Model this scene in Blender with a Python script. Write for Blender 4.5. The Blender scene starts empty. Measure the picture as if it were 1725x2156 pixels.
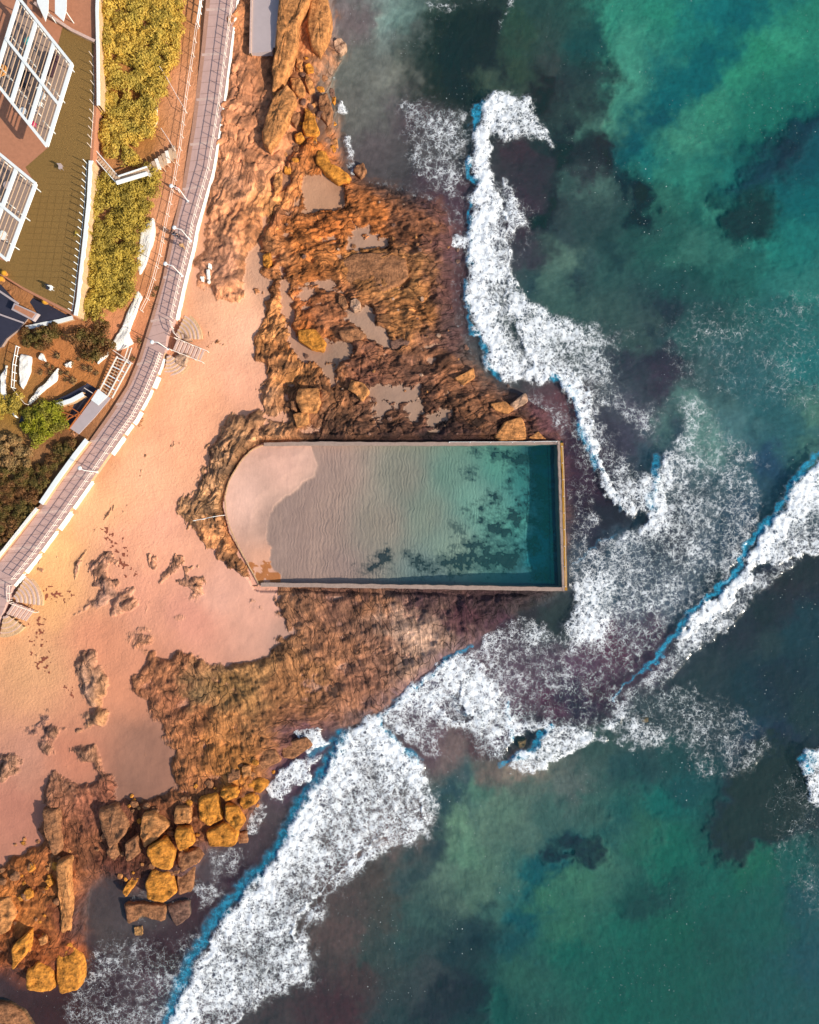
import bpy, bmesh, math, random
import numpy as np
from mathutils import Vector
R = math.radians
# ------------------------------------------------------------------ camera, sky, sun, exposure
H = 100.0            # camera height over the water, metres
S = 15.2             # map units per metre
CX, CY = 862.5, 1078.0
scene = bpy.context.scene
col = scene.collection
cam_data = bpy.data.cameras.new("camera"); cam = bpy.data.objects.new("camera", cam_data); col.objects.link(cam)
cam.location = (0, 0, H); cam.rotation_euler = (0, 0, 0)
cam_data.sensor_fit = 'VERTICAL'; cam_data.angle_y = 2*math.atan(CY/S/H)
cam_data.clip_start = 1; cam_data.clip_end = 20000
scene.camera = cam
SUN_EL, SUN_DIR = R(29), Vector((0.885, -0.465, 0)).normalized()
to_sun = Vector((SUN_DIR.x*math.cos(SUN_EL), SUN_DIR.y*math.cos(SUN_EL), math.sin(SUN_EL)))
world = bpy.data.worlds.new("World"); scene.world = world; world.use_nodes = True
wn = world.node_tree; bg = wn.nodes['Background']
sky = wn.nodes.new('ShaderNodeTexSky'); sky.sky_type = 'NISHITA'; sky.sun_disc = False
sky.sun_elevation = SUN_EL; sky.sun_rotation = math.atan2(SUN_DIR.x, SUN_DIR.y)
sky.air_density = 1.0; sky.dust_density = 1.2
wn.links.new(sky.outputs[0], bg.inputs[0]); bg.inputs[1].default_value = 0.13
sun_d = bpy.data.lights.new("sun", 'SUN'); sun_d.energy = 4.2; sun_d.angle = R(0.53); sun_d.color = (1.0, 0.90, 0.76)
sun = bpy.data.objects.new("sun", sun_d); col.objects.link(sun)
sun.rotation_euler = to_sun.to_track_quat('Z', 'Y').to_euler(); sun.location = to_sun*150
vs = scene.view_settings; vs.view_transform = 'Standard'; vs.look = 'None'; vs.gamma = 1.0; vs.exposure = 0.30
scene.render.engine = 'CYCLES'
cy = scene.cycles; cy.max_bounces = 6; cy.diffuse_bounces = 2; cy.glossy_bounces = 2; cy.transparent_max_bounces = 8
cy.caustics_reflective = False; cy.caustics_refractive = False; cy.use_denoising = True

# ------------------------------------------------------------------ numeric helpers
def s2l(c):
    c = np.asarray(c, dtype=np.float64)/255.0
    return np.where(c <= 0.04045, c/12.92, ((c+0.055)/1.055)**2.4)
_tabs = {}
def vnoise(x, y, seed=0):
    if seed not in _tabs: _tabs[seed] = np.random.RandomState(seed+11).rand(256, 256).astype(np.float32)
    t = _tabs[seed]
    xf = np.floor(x); yf = np.floor(y)
    xi = xf.astype(np.int32) & 255; yi = yf.astype(np.int32) & 255
    fx = (x-xf).astype(np.float32); fy = (y-yf).astype(np.float32)
    fx = fx*fx*fx*(fx*(fx*6-15)+10); fy = fy*fy*fy*(fy*(fy*6-15)+10)
    x1 = (xi+1) & 255; y1 = (yi+1) & 255
    a = t[yi, xi]; b = t[yi, x1]; c = t[y1, xi]; d = t[y1, x1]
    return (a+(b-a)*fx)*(1-fy) + (c+(d-c)*fx)*fy
def fbm(x, y, octv=4, seed=0, gain=0.5):
    s = 0; a = 1.0; n = 0; c, q = math.cos(.6), math.sin(.6)
    for i in range(octv):
        s = s + a*vnoise(x, y, seed+i); n += a; a *= gain
        x, y = (x*c-y*q)*2.03+17.3, (x*q+y*c)*2.03+5.7
    return s/n
def ridge(x, y, octv=4, seed=0, gain=0.5):
    s = 0; a = 1.0; n = 0
    for i in range(octv):
        s = s + a*(1-np.abs(2*vnoise(x, y, seed+i)-1)); n += a; a *= gain
        x, y = x*2.07+3.1, y*2.07+8.7
    return s/n
def worley(x, y, seed=0):
    rs = np.random.RandomState(seed+5); jx = rs.rand(256, 256).astype(np.float32); jy = rs.rand(256, 256).astype(np.float32); idt = rs.rand(256, 256).astype(np.float32)
    xf = np.floor(x); yf = np.floor(y); xi = xf.astype(np.int32); yi = yf.astype(np.int32)
    fx = (x-xf).astype(np.float32); fy = (y-yf).astype(np.float32)
    f1 = np.full(x.shape, 9., np.float32); f2 = f1.copy(); cid = np.zeros(x.shape, np.float32)
    for dy in (-1, 0, 1):
        for dx in (-1, 0, 1):
            ax = (xi+dx) & 255; ay = (yi+dy) & 255
            d = np.sqrt((dx+jx[ay, ax]-fx)**2+(dy+jy[ay, ax]-fy)**2)
            m = d < f1
            f2 = np.where(m, f1, np.minimum(f2, d)); cid = np.where(m, idt[ay, ax], cid); f1 = np.where(m, d, f1)
    return f1, f2, cid
def sstep(a, b, x):
    t = np.clip((x-a)/(b-a), 0, 1); return t*t*(3-2*t)
LU0, LV0, LST = -200.0, -200.0, 4.0
_lu = np.arange(LU0, 1925+LST, LST); _lv = np.arange(LV0, 2356+LST, LST)
LUU, LVV = np.meshgrid(_lu, _lv); LUU = LUU.astype(np.float32); LVV = LVV.astype(np.float32)
def sdf_low(pts):
    """signed distance (positive inside) of a polygon on the coarse map"""
    n = len(pts); d2 = np.full(LUU.shape, 1e12, np.float32); ins = np.zeros(LUU.shape, bool)
    for i in range(n):
        x0, y0 = pts[i]; x1, y1 = pts[(i+1) % n]
        ex, ey = x1-x0, y1-y0; L = ex*ex+ey*ey+1e-9
        t = np.clip(((LUU-x0)*ex+(LVV-y0)*ey)/L, 0, 1)
        d2 = np.minimum(d2, (LUU-x0-t*ex)**2+(LVV-y0-t*ey)**2)
        if y0 != y1: ins ^= ((LVV < y0) != (LVV < y1)) & (LUU < x0+(LVV-y0)*ex/(y1-y0))
    d = np.sqrt(d2); return np.where(ins, d, -d)
def line_low(pts):
    d2 = np.full(LUU.shape, 1e12, np.float32)
    for i in range(len(pts)-1):
        x0, y0 = pts[i]; x1, y1 = pts[i+1]; ex, ey = x1-x0, y1-y0; L = ex*ex+ey*ey+1e-9
        t = np.clip(((LUU-x0)*ex+(LVV-y0)*ey)/L, 0, 1)
        d2 = np.minimum(d2, (LUU-x0-t*ex)**2+(LVV-y0-t*ey)**2)
    return np.sqrt(d2)
def samp(low, u, v):
    x = np.clip((u-LU0)/LST, 0, low.shape[1]-1.001); y = np.clip((v-LV0)/LST, 0, low.shape[0]-1.001)
    xi = x.astype(np.int32); yi = y.astype(np.int32); fx = x-xi; fy = y-yi
    if low.ndim == 3: fx = fx[..., None]; fy = fy[..., None]
    return (low[yi, xi]*(1-fx)+low[yi, xi+1]*fx)*(1-fy)+(low[yi+1, xi]*(1-fx)+low[yi+1, xi+1]*fx)*fy
def shepard(pts, vals, p=3.0, soft=12.0):
    """smooth interpolation of scattered values on the coarse map"""
    sub = 2; uu = LUU[::sub, ::sub]; vv = LVV[::sub, ::sub]
    vals = np.asarray(vals, np.float32)
    if vals.ndim == 1: vals = vals[:, None]
    num = np.zeros(uu.shape+(vals.shape[1],), np.float32); den = np.zeros(uu.shape, np.float32)
    for (x, y), val in zip(pts, vals):
        w = 1.0/((uu-x)**2+(vv-y)**2+soft*soft)**(p/2)*1e4
        num += w[..., None]*val; den += w
    o = num/den[..., None]
    o = np.repeat(np.repeat(o, sub, 0), sub, 1)[:LUU.shape[0], :LUU.shape[1]]
    for _ in range(2):   # soften the doubling
        o = (o+np.roll(o, 1, 0)+np.roll(o, -1, 0)+np.roll(o, 1, 1)+np.roll(o, -1, 1))/5
    return o
def parse(txt):
    P, V = [], []
    for tok in txt.split():
        a = [float(q) for q in tok.split(',')]; P.append((a[0], a[1])); V.append(a[2:])
    return P, V
def poly(txt):
    return [tuple(float(q) for q in t.split(',')) for t in txt.split()]

# ------------------------------------------------------------------ the survey map (map units, origin top left)
SEA_C = """730,30,98,88,88 760,120,88,92,86 760,220,88,88,82 780,330,82,75,75 850,60,98,108,102 830,150,108,110,100 845,30,110,140,130
900,30,60,80,70 960,100,35,50,45 900,170,42,52,46 1010,60,36,42,48 1030,130,36,42,50 930,60,32,46,40 980,180,36,44,44 870,240,85,75,78
1090,60,50,80,65 1090,120,55,76,62 1150,80,50,75,70 1170,140,62,72,70 1230,80,30,75,75 1250,130,35,70,65 1120,20,45,75,70 1040,190,70,90,75
1300,40,40,140,115 1330,90,55,145,120 1320,150,60,150,125 1400,30,30,135,110 1450,60,15,120,110 1500,20,0,110,110 1310,200,58,140,118
1560,30,0,95,100 1600,10,5,105,105 1500,110,0,95,100 1420,190,0,95,100 1380,230,0,80,90 1340,300,0,82,92 1310,330,10,85,90 1460,150,0,98,102
1600,110,30,138,105 1650,80,40,148,115 1700,50,30,130,105 1560,150,35,142,110 1500,220,45,138,110 1450,280,55,142,115 1600,250,20,112,95 1700,180,20,118,100
1680,280,5,60,75 1640,320,0,50,65 1590,340,5,60,75 1560,370,5,60,75 1720,330,0,80,90
1250,240,75,120,105 1230,200,60,80,72 1280,250,65,138,115 1400,350,40,130,110 1450,380,35,130,110 1520,350,20,110,100 1370,330,15,110,105 1700,420,5,98,100 1640,400,5,90,95
1140,180,36,30,40 1200,200,45,50,55 1200,300,30,32,45 1260,310,42,36,46 1270,350,38,30,42 1160,290,45,58,60 1190,350,28,30,40 1100,320,66,54,62 1130,350,56,54,62 1240,380,50,44,56
1170,420,30,30,42 1150,460,25,32,45 1100,420,62,54,64 1090,470,66,55,65 1100,530,60,60,70 1200,400,60,92,86 1250,395,78,118,106 1200,440,52,66,68 1330,400,25,40,52 1350,420,22,38,48
1260,450,50,76,75 1200,480,56,76,78 1180,540,88,122,106 1160,590,76,112,100 1220,570,50,80,80 1215,590,45,65,70 1280,510,40,70,70 1300,560,50,90,85 1130,600,40,65,72 1200,620,60,95,88
1400,420,45,112,96 1450,410,35,100,88 1500,440,42,124,106 1470,450,25,85,80 1560,440,18,70,68 1590,460,20,65,65 1580,420,20,75,70 1400,500,35,90,82 1450,520,52,114,100 1550,520,48,118,104
1480,570,28,75,72 1420,600,35,80,78 1560,560,30,95,88 1620,520,20,122,110 1680,500,15,118,110 1700,600,40,122,112 1650,650,35,100,98 1500,650,40,80,80 1400,660,40,55,65 1350,700,60,85,82
1280,660,60,90,85 1450,720,45,90,88 1330,750,55,60,72 1400,800,60,55,70 1400,760,50,50,65 1450,850,85,130,120 1480,820,60,90,92 1560,800,45,95,100 1600,850,40,95,100 1540,900,70,115,118
1650,900,40,95,100 1620,980,35,70,95 1700,880,70,120,105 1700,760,30,110,110 1560,990,45,85,95 1480,920,92,138,128 1350,880,75,75,90 1300,950,60,60,75 1400,960,50,75,90
1200,950,52,40,56 1250,1050,46,34,50 1230,1090,45,45,60 1300,1060,40,45,55 1400,1100,50,60,70 1300,1150,55,80,95 1260,1250,60,90,105 1400,1250,65,85,100 1500,1150,50,75,90 1560,1100,35,70,90
1350,1350,70,50,70 1230,1400,90,65,85 1100,1450,95,75,90 1150,1500,80,50,70 1000,1400,100,80,90 900,1450,95,75,95 1200,1480,50,45,65 1280,1350,80,45,65 1250,1450,66,40,60 1150,1290,45,60,60
1100,1270,46,45,50 1050,1320,62,42,56 1640,1220,45,42,55 1700,1200,40,40,55 1600,1280,35,45,55 1550,1340,40,50,60 1620,1350,42,62,66 1680,1330,20,60,70 1650,1440,15,45,60 1600,1480,20,55,65
1700,1500,10,55,60 1500,1420,45,60,65 1450,1500,40,60,65 1520,1500,35,55,62 1380,1500,45,65,70 1600,1570,5,60,80 1660,1550,0,50,70 1700,1600,30,35,45
950,1600,122,100,96 1050,1620,112,100,92 1100,1620,142,126,110 900,1560,96,70,80 1000,1570,90,68,72 1150,1600,96,106,96 1200,1640,90,106,100 1250,1590,55,85,80 1330,1620,35,72,75 1400,1600,30,75,75
1450,1650,15,78,80 980,1640,60,85,90 1000,1660,80,126,106 960,1680,45,76,85 930,1720,40,66,75 900,1780,45,66,72 880,1850,55,76,78 960,1740,102,144,114 980,1800,86,132,106 1040,1700,90,126,106
1100,1650,80,106,96 1100,1750,76,110,98 1150,1700,60,100,92 1010,1850,80,116,98 930,1850,86,116,100 1060,1900,60,106,95 1250,1700,55,96,88 1300,1720,25,86,82 1250,1780,60,116,95 1200,1850,55,116,92
1150,1900,50,112,88 1130,1860,0,85,92 1110,1930,0,80,88 1080,2000,20,75,80 1150,1820,10,80,88 1200,1760,26,78,82 1270,1740,30,86,84 1100,2050,40,92,80 1200,2000,15,92,80 1180,1960,45,106,85
1400,1700,5,98,90 1400,1800,10,98,82 1350,1750,40,98,82 1360,1890,20,70,68 1500,1850,5,92,80 1580,1820,20,98,78 1650,1850,5,86,80 1700,1900,0,76,82 1600,1950,0,86,78 1500,2000,0,80,72
1400,2050,5,86,75 1300,2100,10,90,78 1650,2080,0,80,80 1700,2020,0,76,85 1300,1950,20,96,82 1400,1950,5,90,75 1580,1650,22,36,50 1640,1690,20,35,48 1560,1740,15,42,54 1680,1640,25,35,48
750,1780,98,82,80 800,1750,116,96,90 850,1720,102,86,82 700,1850,86,72,70 780,1850,80,72,68 820,1900,70,72,68 720,1950,90,75,72 750,2050,75,60,60 800,2000,60,75,72 860,1980,50,75,75
900,1950,60,92,86 960,1960,42,66,70 1000,1980,26,50,58 930,2000,32,56,62 950,2080,34,44,54 1000,2100,30,45,55 900,2060,60,70,72 1050,2130,15,82,75 850,2130,46,66,68 700,2120,70,50,55 900,2140,40,50,58
500,1850,62,42,52 450,1830,86,76,80 420,1900,70,50,55 300,1950,86,76,76 250,1980,80,70,68 350,2000,60,40,46 200,2060,60,42,48 280,2080,75,60,65 350,2080,80,60,70 150,2120,66,42,42 640,1600,90,60,80
960,500,90,62,68 960,620,88,60,62 960,420,80,60,70 1160,870,100,66,72 1210,1000,60,42,58 1060,1560,70,50,64 1110,1560,40,45,60"""
SAND_C = """500,620,236,182,152 520,700,240,186,160 500,800,238,176,150 430,850,236,172,140 380,950,236,172,140 330,1000,238,182,150 200,1080,234,178,138 260,1150,232,168,140 350,1100,230,168,145
120,1160,230,178,128 100,1250,226,172,122 300,1250,222,158,136 60,1400,222,168,128 200,1350,216,148,120 300,1400,208,144,118 50,1600,198,144,126 150,1600,194,130,108 250,1450,206,142,115
480,1250,226,172,156 540,1280,222,168,152 400,1300,216,152,136 300,1560,152,112,98 280,1640,146,108,95 30,1700,188,128,112 430,560,205,155,135 560,1240,225,172,155 600,1330,190,150,138 660,1330,170,138,125
700,400,175,135,112 600,620,180,140,120 620,740,172,135,118 740,680,170,142,128 720,760,160,132,116 830,820,158,132,120 760,520,170,138,122 920,870,158,132,118 480,540,205,155,125 560,560,190,150,130 670,420,178,138,114
700,40,84,66,64 712,120,80,62,62 690,180,90,66,60 700,250,84,64,64 690,300,110,80,66 650,240,120,84,60 420,400,200,140,112 300,300,160,110,60 240,200,150,100,45 250,550,150,105,45 100,765,176,112,66 170,790,176,116,66 60,800,150,108,60 20,860,150,115,52 20,960,160,120,80 60,1080,110,80,45 300,640,190,128,92 280,700,196,130,96 330,520,206,146,112 400,200,206,146,112 370,330,206,146,112 420,60,200,140,106 -190,0,96,92,50 -190,400,110,100,56 -190,800,104,96,54 -190,1200,120,105,62 -190,1600,190,140,110 -190,2000,120,90,60 140,930,120,80,50 400,60,180,125,80"""
REEF_C = """510,200,182,122,82 520,350,186,126,86 480,400,198,142,104 540,450,184,118,62 520,520,188,128,78 460,540,188,136,108 560,430,204,142,68 540,300,176,118,76 600,60,182,116,56 640,100,176,110,48
600,450,152,96,60 640,480,192,114,38 700,480,188,108,34 740,560,168,116,58 800,560,142,100,58 840,590,162,116,62 650,580,178,108,42 650,660,178,102,46 640,710,200,112,20 700,670,164,106,68 690,340,190,110,30
760,680,132,88,58 850,680,150,102,54 870,640,168,112,58 920,500,98,66,64 940,600,88,60,58 900,440,142,92,62 850,430,132,86,58 950,680,92,66,64 760,780,122,80,64 850,800,116,80,64
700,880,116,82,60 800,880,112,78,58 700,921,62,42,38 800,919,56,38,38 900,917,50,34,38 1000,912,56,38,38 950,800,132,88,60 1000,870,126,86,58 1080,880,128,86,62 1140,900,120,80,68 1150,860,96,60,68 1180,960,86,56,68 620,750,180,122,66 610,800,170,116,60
650,850,158,106,66 560,850,168,124,88 500,900,164,124,88 450,980,166,128,94 440,1060,170,130,90 480,1150,180,124,76 580,680,182,126,70 570,760,170,116,70 790,480,190,112,40
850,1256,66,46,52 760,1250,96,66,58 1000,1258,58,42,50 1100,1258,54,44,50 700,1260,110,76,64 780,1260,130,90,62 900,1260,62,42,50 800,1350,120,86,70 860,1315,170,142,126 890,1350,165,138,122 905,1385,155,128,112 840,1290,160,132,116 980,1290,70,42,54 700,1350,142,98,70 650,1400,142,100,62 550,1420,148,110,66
500,1450,132,100,56 430,1450,126,102,68 370,1420,152,100,66 350,1480,142,90,60 400,1550,148,95,56 450,1600,168,110,48 500,1620,192,126,36 600,1450,138,95,56 700,1450,168,116,82 750,1420,130,90,72
700,1500,122,82,62 600,1530,128,85,58 560,1580,154,100,50 430,1650,142,90,54 330,1750,120,70,40 300,1800,84,48,34 380,1750,100,60,38 340,1850,74,44,36 500,1680,130,78,38 460,1720,120,70,36 230,1700,132,80,60 180,1800,122,75,46 100,1850,154,90,36 50,1900,164,100,34
50,2000,122,66,26 150,1950,102,55,36 120,2020,166,86,12 250,1850,92,50,38 400,1850,100,60,48 30,2130,154,80,46 1020,1290,60,44,52
200,1250,150,115,100 250,1260,165,122,98 170,1480,150,118,100 210,1500,170,125,85 340,1260,180,130,105 70,1520,120,92,85 120,1560,135,100,80 10,1600,140,105,85 380,1250,190,140,110"""  # dark points among the lower-left boulders paint shade into the gaps
POOL_C = """500,1050,234,188,166 600,970,226,178,156 560,1180,214,160,132 640,960,206,165,146 580,1100,166,136,122 650,1100,158,136,122 700,1000,162,138,124 800,1100,142,132,118 850,1000,132,130,116 900,1080,120,130,116
950,1000,102,132,118 950,1150,126,146,130 1000,1050,112,152,136 1050,980,85,142,126 1050,1080,100,152,136 1100,1000,60,126,118 1100,1100,75,140,130 1120,1060,45,116,118 1145,960,10,60,80 1150,1000,15,78,95 1150,1130,12,100,112
1130,1180,15,106,116 1170,1080,12,66,84 1100,1210,62,110,115 900,1210,102,122,120 700,1200,152,130,120 1060,1170,80,130,120 1170,1210,12,70,90"""
SEA_P = poly("""690,-900 690,-200 695,0 702,60 722,110 700,150 700,200 712,250 706,300 720,350 760,378 800,388 860,402 930,430 950,470 955,520 950,600 965,680 990,740 1030,805 1080,825 1140,850 1172,900 1190,930
1196,960 1196,1240 1150,1262 1060,1308 1020,1345 930,1388 860,1448 800,1498 720,1530 640,1538 608,1545 640,1560 590,1600 560,1650 545,1700 520,1745 450,1790 425,1800 400,1850 330,1880 260,1870 215,1850 185,1880 180,1950 180,2030
80,2075 0,2055 -60,2080 -200,2100 -900,2100 -900,3200 3200,3200 3200,-900""")
POOL_P = poly("545,936 1183,930 1192,1241 546,1230 512,1170 484,1120 470,1062 484,1010 512,964")
# rock masses: polygon ; margin of softness ; level
ROCKS = [
 (poly("590,340 640,300 700,300 720,340 790,380 960,420 1010,470 1010,560 1000,690 1040,760 1080,800 1160,830 1210,900 1230,960 1190,950 1180,933 640,933 600,940 560,1000 505,1060 495,1130 545,1225 500,1208 455,1180 430,1140 380,1080 378,1040 410,1000 440,985 450,930 480,880 540,860 560,820 552,770 552,700 566,640 560,570 545,500 552,430"), 1.0),
 (poly("480,0 600,0 700,0 690,120 640,230 600,330 570,440 530,560 490,640 440,620 410,620 405,560 440,380 470,200"), 1.2),
 (poly("545,1238 1195,1248 1160,1300 1060,1330 1000,1370 900,1430 800,1510 700,1560 600,1590 560,1660 540,1740 430,1800 400,1880 330,1910 240,1900 180,2060 0,2100 -150,2100 -150,1850 0,1810 80,1780 95,1700 100,1650 190,1640 140,1560 200,1570 260,1690 330,1690 375,1650 360,1600 320,1520 285,1470 280,1430 330,1375 400,1380 470,1390 560,1370 600,1330 590,1300 560,1250"), 1.0),
 (poly("148,1300 190,1250 230,1210 240,1250 215,1280 180,1305"), .8), (poly("215,1290 240,1240 280,1230 295,1250 270,1290 230,1310"), .7),
 (poly("180,1180 200,1165 240,1190 215,1215 190,1210"), .45), (poly("325,1290 350,1240 390,1200 400,1190 440,1200 430,1240 400,1270 360,1290"), .35), (poly("325,1190 345,1178 370,1185 365,1200 340,1212"), .4),
 (poly("150,1400 165,1370 195,1375 205,1410 235,1430 240,1480 215,1540 165,1540 190,1500 160,1470 150,1440"), 1.05),
 (poly("60,1540 70,1495 88,1490 92,1510 80,1540"), .9), (poly("82,1570 95,1530 125,1530 135,1560 120,1598 95,1590"), .95), (poly("-10,1630 5,1580 25,1568 58,1600 40,1630 5,1640"), .95),
 (poly("435,745 430,700 442,650 455,630 455,680 445,720"), .5), (poly("300,1340 320,1330 330,1360 310,1365"), .2), (poly("545,560 560,600 556,640 540,600"), .8),
 (poly("90,1710 95,1660 110,1640 125,1650 120,1700 130,1800 110,1790"), 1.2),
]
SANDS = [poly("640,375 690,368 725,400 722,440 690,452 655,440 640,410"), poly("588,560 604,590 612,640 622,700 650,730 640,760 615,745 600,700 588,640"),
 poly("720,652 780,645 790,675 820,710 850,722 830,738 780,722 750,690"), poly("625,735 690,718 740,722 752,750 705,775 700,820 670,770 630,760"), poly("775,812 885,815 885,842 780,846"),
 poly("890,872 960,858 950,885 900,895"), poly("735,500 820,500 825,525 720,530"), poly("790,840 830,850 800,880"), poly("570,380 600,360 620,380 590,400")]
# theta regions for the strata: weights of three directions
TH = """650,500,1,0,0 800,600,1,0,0 900,700,1,0,0 900,880,.9,.1,0 1100,880,.8,.2,0 620,600,.8,0,.2 570,700,0,0,1 560,850,0,0,1 450,1000,0,0,1 460,1130,0,.5,.5 520,400,0,0,1 500,200,0,.2,.8 640,150,0,.1,.9 600,440,.2,0,.8
700,1300,.2,.8,0 550,1420,0,1,0 450,1450,0,1,0 350,1450,0,.4,.6 400,1600,0,.9,.1 600,1540,.8,.2,0 800,1400,.3,.7,0 200,1750,0,.6,.4 80,1900,.3,.2,.5 220,1250,0,0,1 200,1460,0,.7,.3 100,1560,0,.5,.5"""
FOAM = [  # polygon ; soft edge ; density
 ("1052,185 1012,225 997,280 985,345 1004,380 992,425 992,480 982,540 982,600 992,660 1007,720 1030,780 1055,799 1090,790 1080,720 1085,660 1072,600 1068,510 1080,470 1060,430 1048,390 1032,350 1030,290 1050,240 1075,190", 12, .97),
 ("1050,188 1110,205 1150,262 1165,300 1120,285 1060,292 1030,300 1020,240", 14, .8),
 ("1060,380 1100,420 1112,475 1060,530 1090,600 1130,640 1230,682 1290,700 1260,740 1295,780 1240,812 1180,790 1150,805 1070,806 1060,720", 16, .74),
 ("1230,690 1330,696 1290,740 1330,840 1400,845 1390,930 1340,905 1280,860 1220,850 1190,800", 22, .55),
 ("1150,785 1210,780 1240,830 1250,900 1265,960 1285,1015 1262,1005 1238,955 1220,900 1205,850", 8, .86),
 ("1190,850 1260,850 1340,1000 1400,1000 1380,1080 1330,1085 1240,1000 1195,940", 18, .5), ("1195,950 1250,980 1260,1100 1200,1230 1193,1230", 14, .36),
 ("1262,1010 1300,1030 1345,1075 1335,1092 1290,1062 1268,1035", 6, .8), ("1355,1110 1362,1075 1385,1000 1400,960 1415,1000 1400,1060 1410,1090 1380,1112", 8, .82),
 ("1360,1100 1380,1000 1420,900 1440,855 1475,900 1490,960 1560,985 1605,1040 1600,1100 1565,1160 1535,1225 1480,1260 1400,1330 1330,1430 1200,1440 1150,1360 1200,1290 1195,1235 1212,1180 1270,1132 1345,1122", 12, .6),
 ("1225,1170 1300,1130 1380,1160 1360,1250 1310,1330 1240,1360 1215,1290", 40, .74),
 ("1030,1325 1062,1304 1110,1296 1200,1340 1320,1420 1290,1540 1200,1555 1140,1545 1075,1560 1065,1600 1000,1610 920,1608 830,1545 790,1502 860,1449 930,1389 1000,1362", 9, .58),
 ("858,1458 925,1396 1000,1375 1060,1450 1065,1500 1000,1540 985,1500 940,1470 880,1480 840,1510", 16, .82), ("1050,1480 1066,1478 1080,1570 1062,1580 1038,1530", 6, .9),
 ("702,1590 715,1560 770,1502 800,1506 812,1530 875,1592 905,1640 888,1680 895,1730 830,1750 770,1785 700,1850 650,1900 625,1960 640,2040 560,2060 500,2160 350,2175 372,2110 412,2030 470,1940 530,1870 590,1790 630,1710 662,1655", 12, 1.0),
 ("870,1590 915,1640 925,1700 905,1765 820,1790 700,1890 655,1960 665,2060 560,2110 480,2180 500,2080 620,1960 700,1850 850,1700", 22, .68),
 ("610,1538 640,1528 672,1534 690,1560 650,1572", 5, .9), ("570,1640 600,1610 650,1590 680,1590 640,1640 590,1690 555,1660", 8, .78), ("530,1690 570,1680 545,1760 520,1760", 6, .6),
 ("428,1795 480,1780 510,1790 520,1830 450,1850", 14, .5), ("400,1870 430,1860 470,1880 420,1920", 14, .5), ("150,2050 260,1960 340,1990 420,1960 400,2060 340,2180 120,2180", 30, .42), ("290,1850 330,1900 300,1950 260,1930", 16, .34), ("145,1885 165,1880 172,1960 158,1960", 5, .6),
 ("1740,945 1672,1012 1638,1090 1572,1162 1552,1222 1507,1252 1458,1297 1425,1345 1445,1345 1505,1300 1562,1240 1600,1190 1650,1176 1740,1165", 8, .99),
 ("1420,1352 1500,1290 1600,1190 1700,1170 1600,1245 1560,1290 1510,1340 1445,1400 1390,1455 1340,1495 1295,1542 1272,1540 1318,1452 1380,1400", 12, .62),
 ("1290,1560 1370,1445 1420,1440 1480,1450 1580,1500 1625,1575 1570,1635 1470,1640 1440,1570 1300,1575", 16, .46),
 ("1064,1612 1085,1590 1122,1578 1138,1540 1200,1508 1232,1530 1272,1560 1210,1585 1150,1620 1070,1620", 8, .78),
 ("845,205 990,235 986,400 950,420 900,400 860,330", 28, .52), ("920,560 978,560 985,720 930,740", 30, .34), ("1380,690 1480,625 1600,640 1740,600 1740,900 1640,860 1500,820 1430,830", 50, .30), ("1420,840 1480,830 1620,980 1500,970", 26, .42),
 ("1700,1690 1680,1605 1705,1570 1740,1560 1740,1700", 8, .75), ("830,503 900,505 985,506 985,522 900,518 840,517", 5, .78), ("1050,70 1062,0 1070,-40 1090,-40 1075,30", 8, .6), ("704,160 712,158 714,195 704,195", 4, .95), ("728,290 738,300 752,345 742,372 730,330", 7, .7),
 ("715,210 724,215 730,235 716,230", 5, .8), ("1600,1700 1740,1620 1740,1900 1640,1850", 40, .26), ("1120,830 1195,860 1195,950 1150,900", 16, .4), ("900,0 1010,0 960,20 900,18", 14, .5), ("860,60 960,10 1000,60 870,120", 40, .15),  # the faint lower-right patch stands in for sun glints
 ("780,380 880,395 970,430 940,445 800,410", 16, .35), ("905,425 985,410 990,700 1010,780 950,720 925,560", 26, .34), ("1085,800 1160,830 1195,900 1140,880", 14, .34), ("1620,1660 1740,1600 1740,1960 1680,1900", 60, .30), ("1100,420 1130,440 1125,520 1080,560", 20, .3)]
WEB_IDS = [2, 3, 5, 6, 9, 10, 11, 12, 25, 26]
FDENS = """1070,760,.95 1142,807,.8 1190,835,.6 1182,871,.2 1242,895,.6 1262,947,.5 1287,935,.35 1362,875,.5 1322,995,.55 1315,1067,.65 1386,1003,.8 1378,1087,.85 1422,1035,.45 1482,995,.45 1502,935,.4 1442,895,.55
1522,1075,.5 1442,1115,.5 1382,1155,.5 1502,1215,.42 1262,1175,.55 1254,1235,.78 1242,1315,.84 1302,1255,.6 1362,1215,.5 1382,1295,.45 1322,1335,.45 1242,1395,.34 1302,1415,.4 1142,1375,.5 1202,1435,.5 1102,1355,.52 1062,1375,.52
1082,1307,.38 1002,1395,.62 942,1455,.88 902,1435,.9 1002,1455,.75 902,1535,.58 974,1495,.9 1022,1495,.6 1058,1515,.8 1122,1435,.45 1122,1495,.32 1202,1495,.28 1242,1435,.36 1262,1495,.32 962,1575,.12 1142,1547,.85 1202,1535,.6
1182,1587,.7 1322,1455,.5 1362,1475,.38 1442,1515,.42 1502,1475,.38 1502,1547,.42 1560,1600,.42 1090,480,.75 1080,580,.8 1130,680,.75 1200,720,.65 1260,720,.5 1100,740,.85 1060,680,.9 1230,780,.6 1300,740,.4 1330,800,.4 1380,870,.42
1200,1050,.3 1210,1150,.4 1230,980,.45 1210,1000,.2 1560,1200,.6 1480,1320,.62 1400,1430,.55 1600,1230,.5 1320,1520,.6 1290,1530,.65"""
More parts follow.
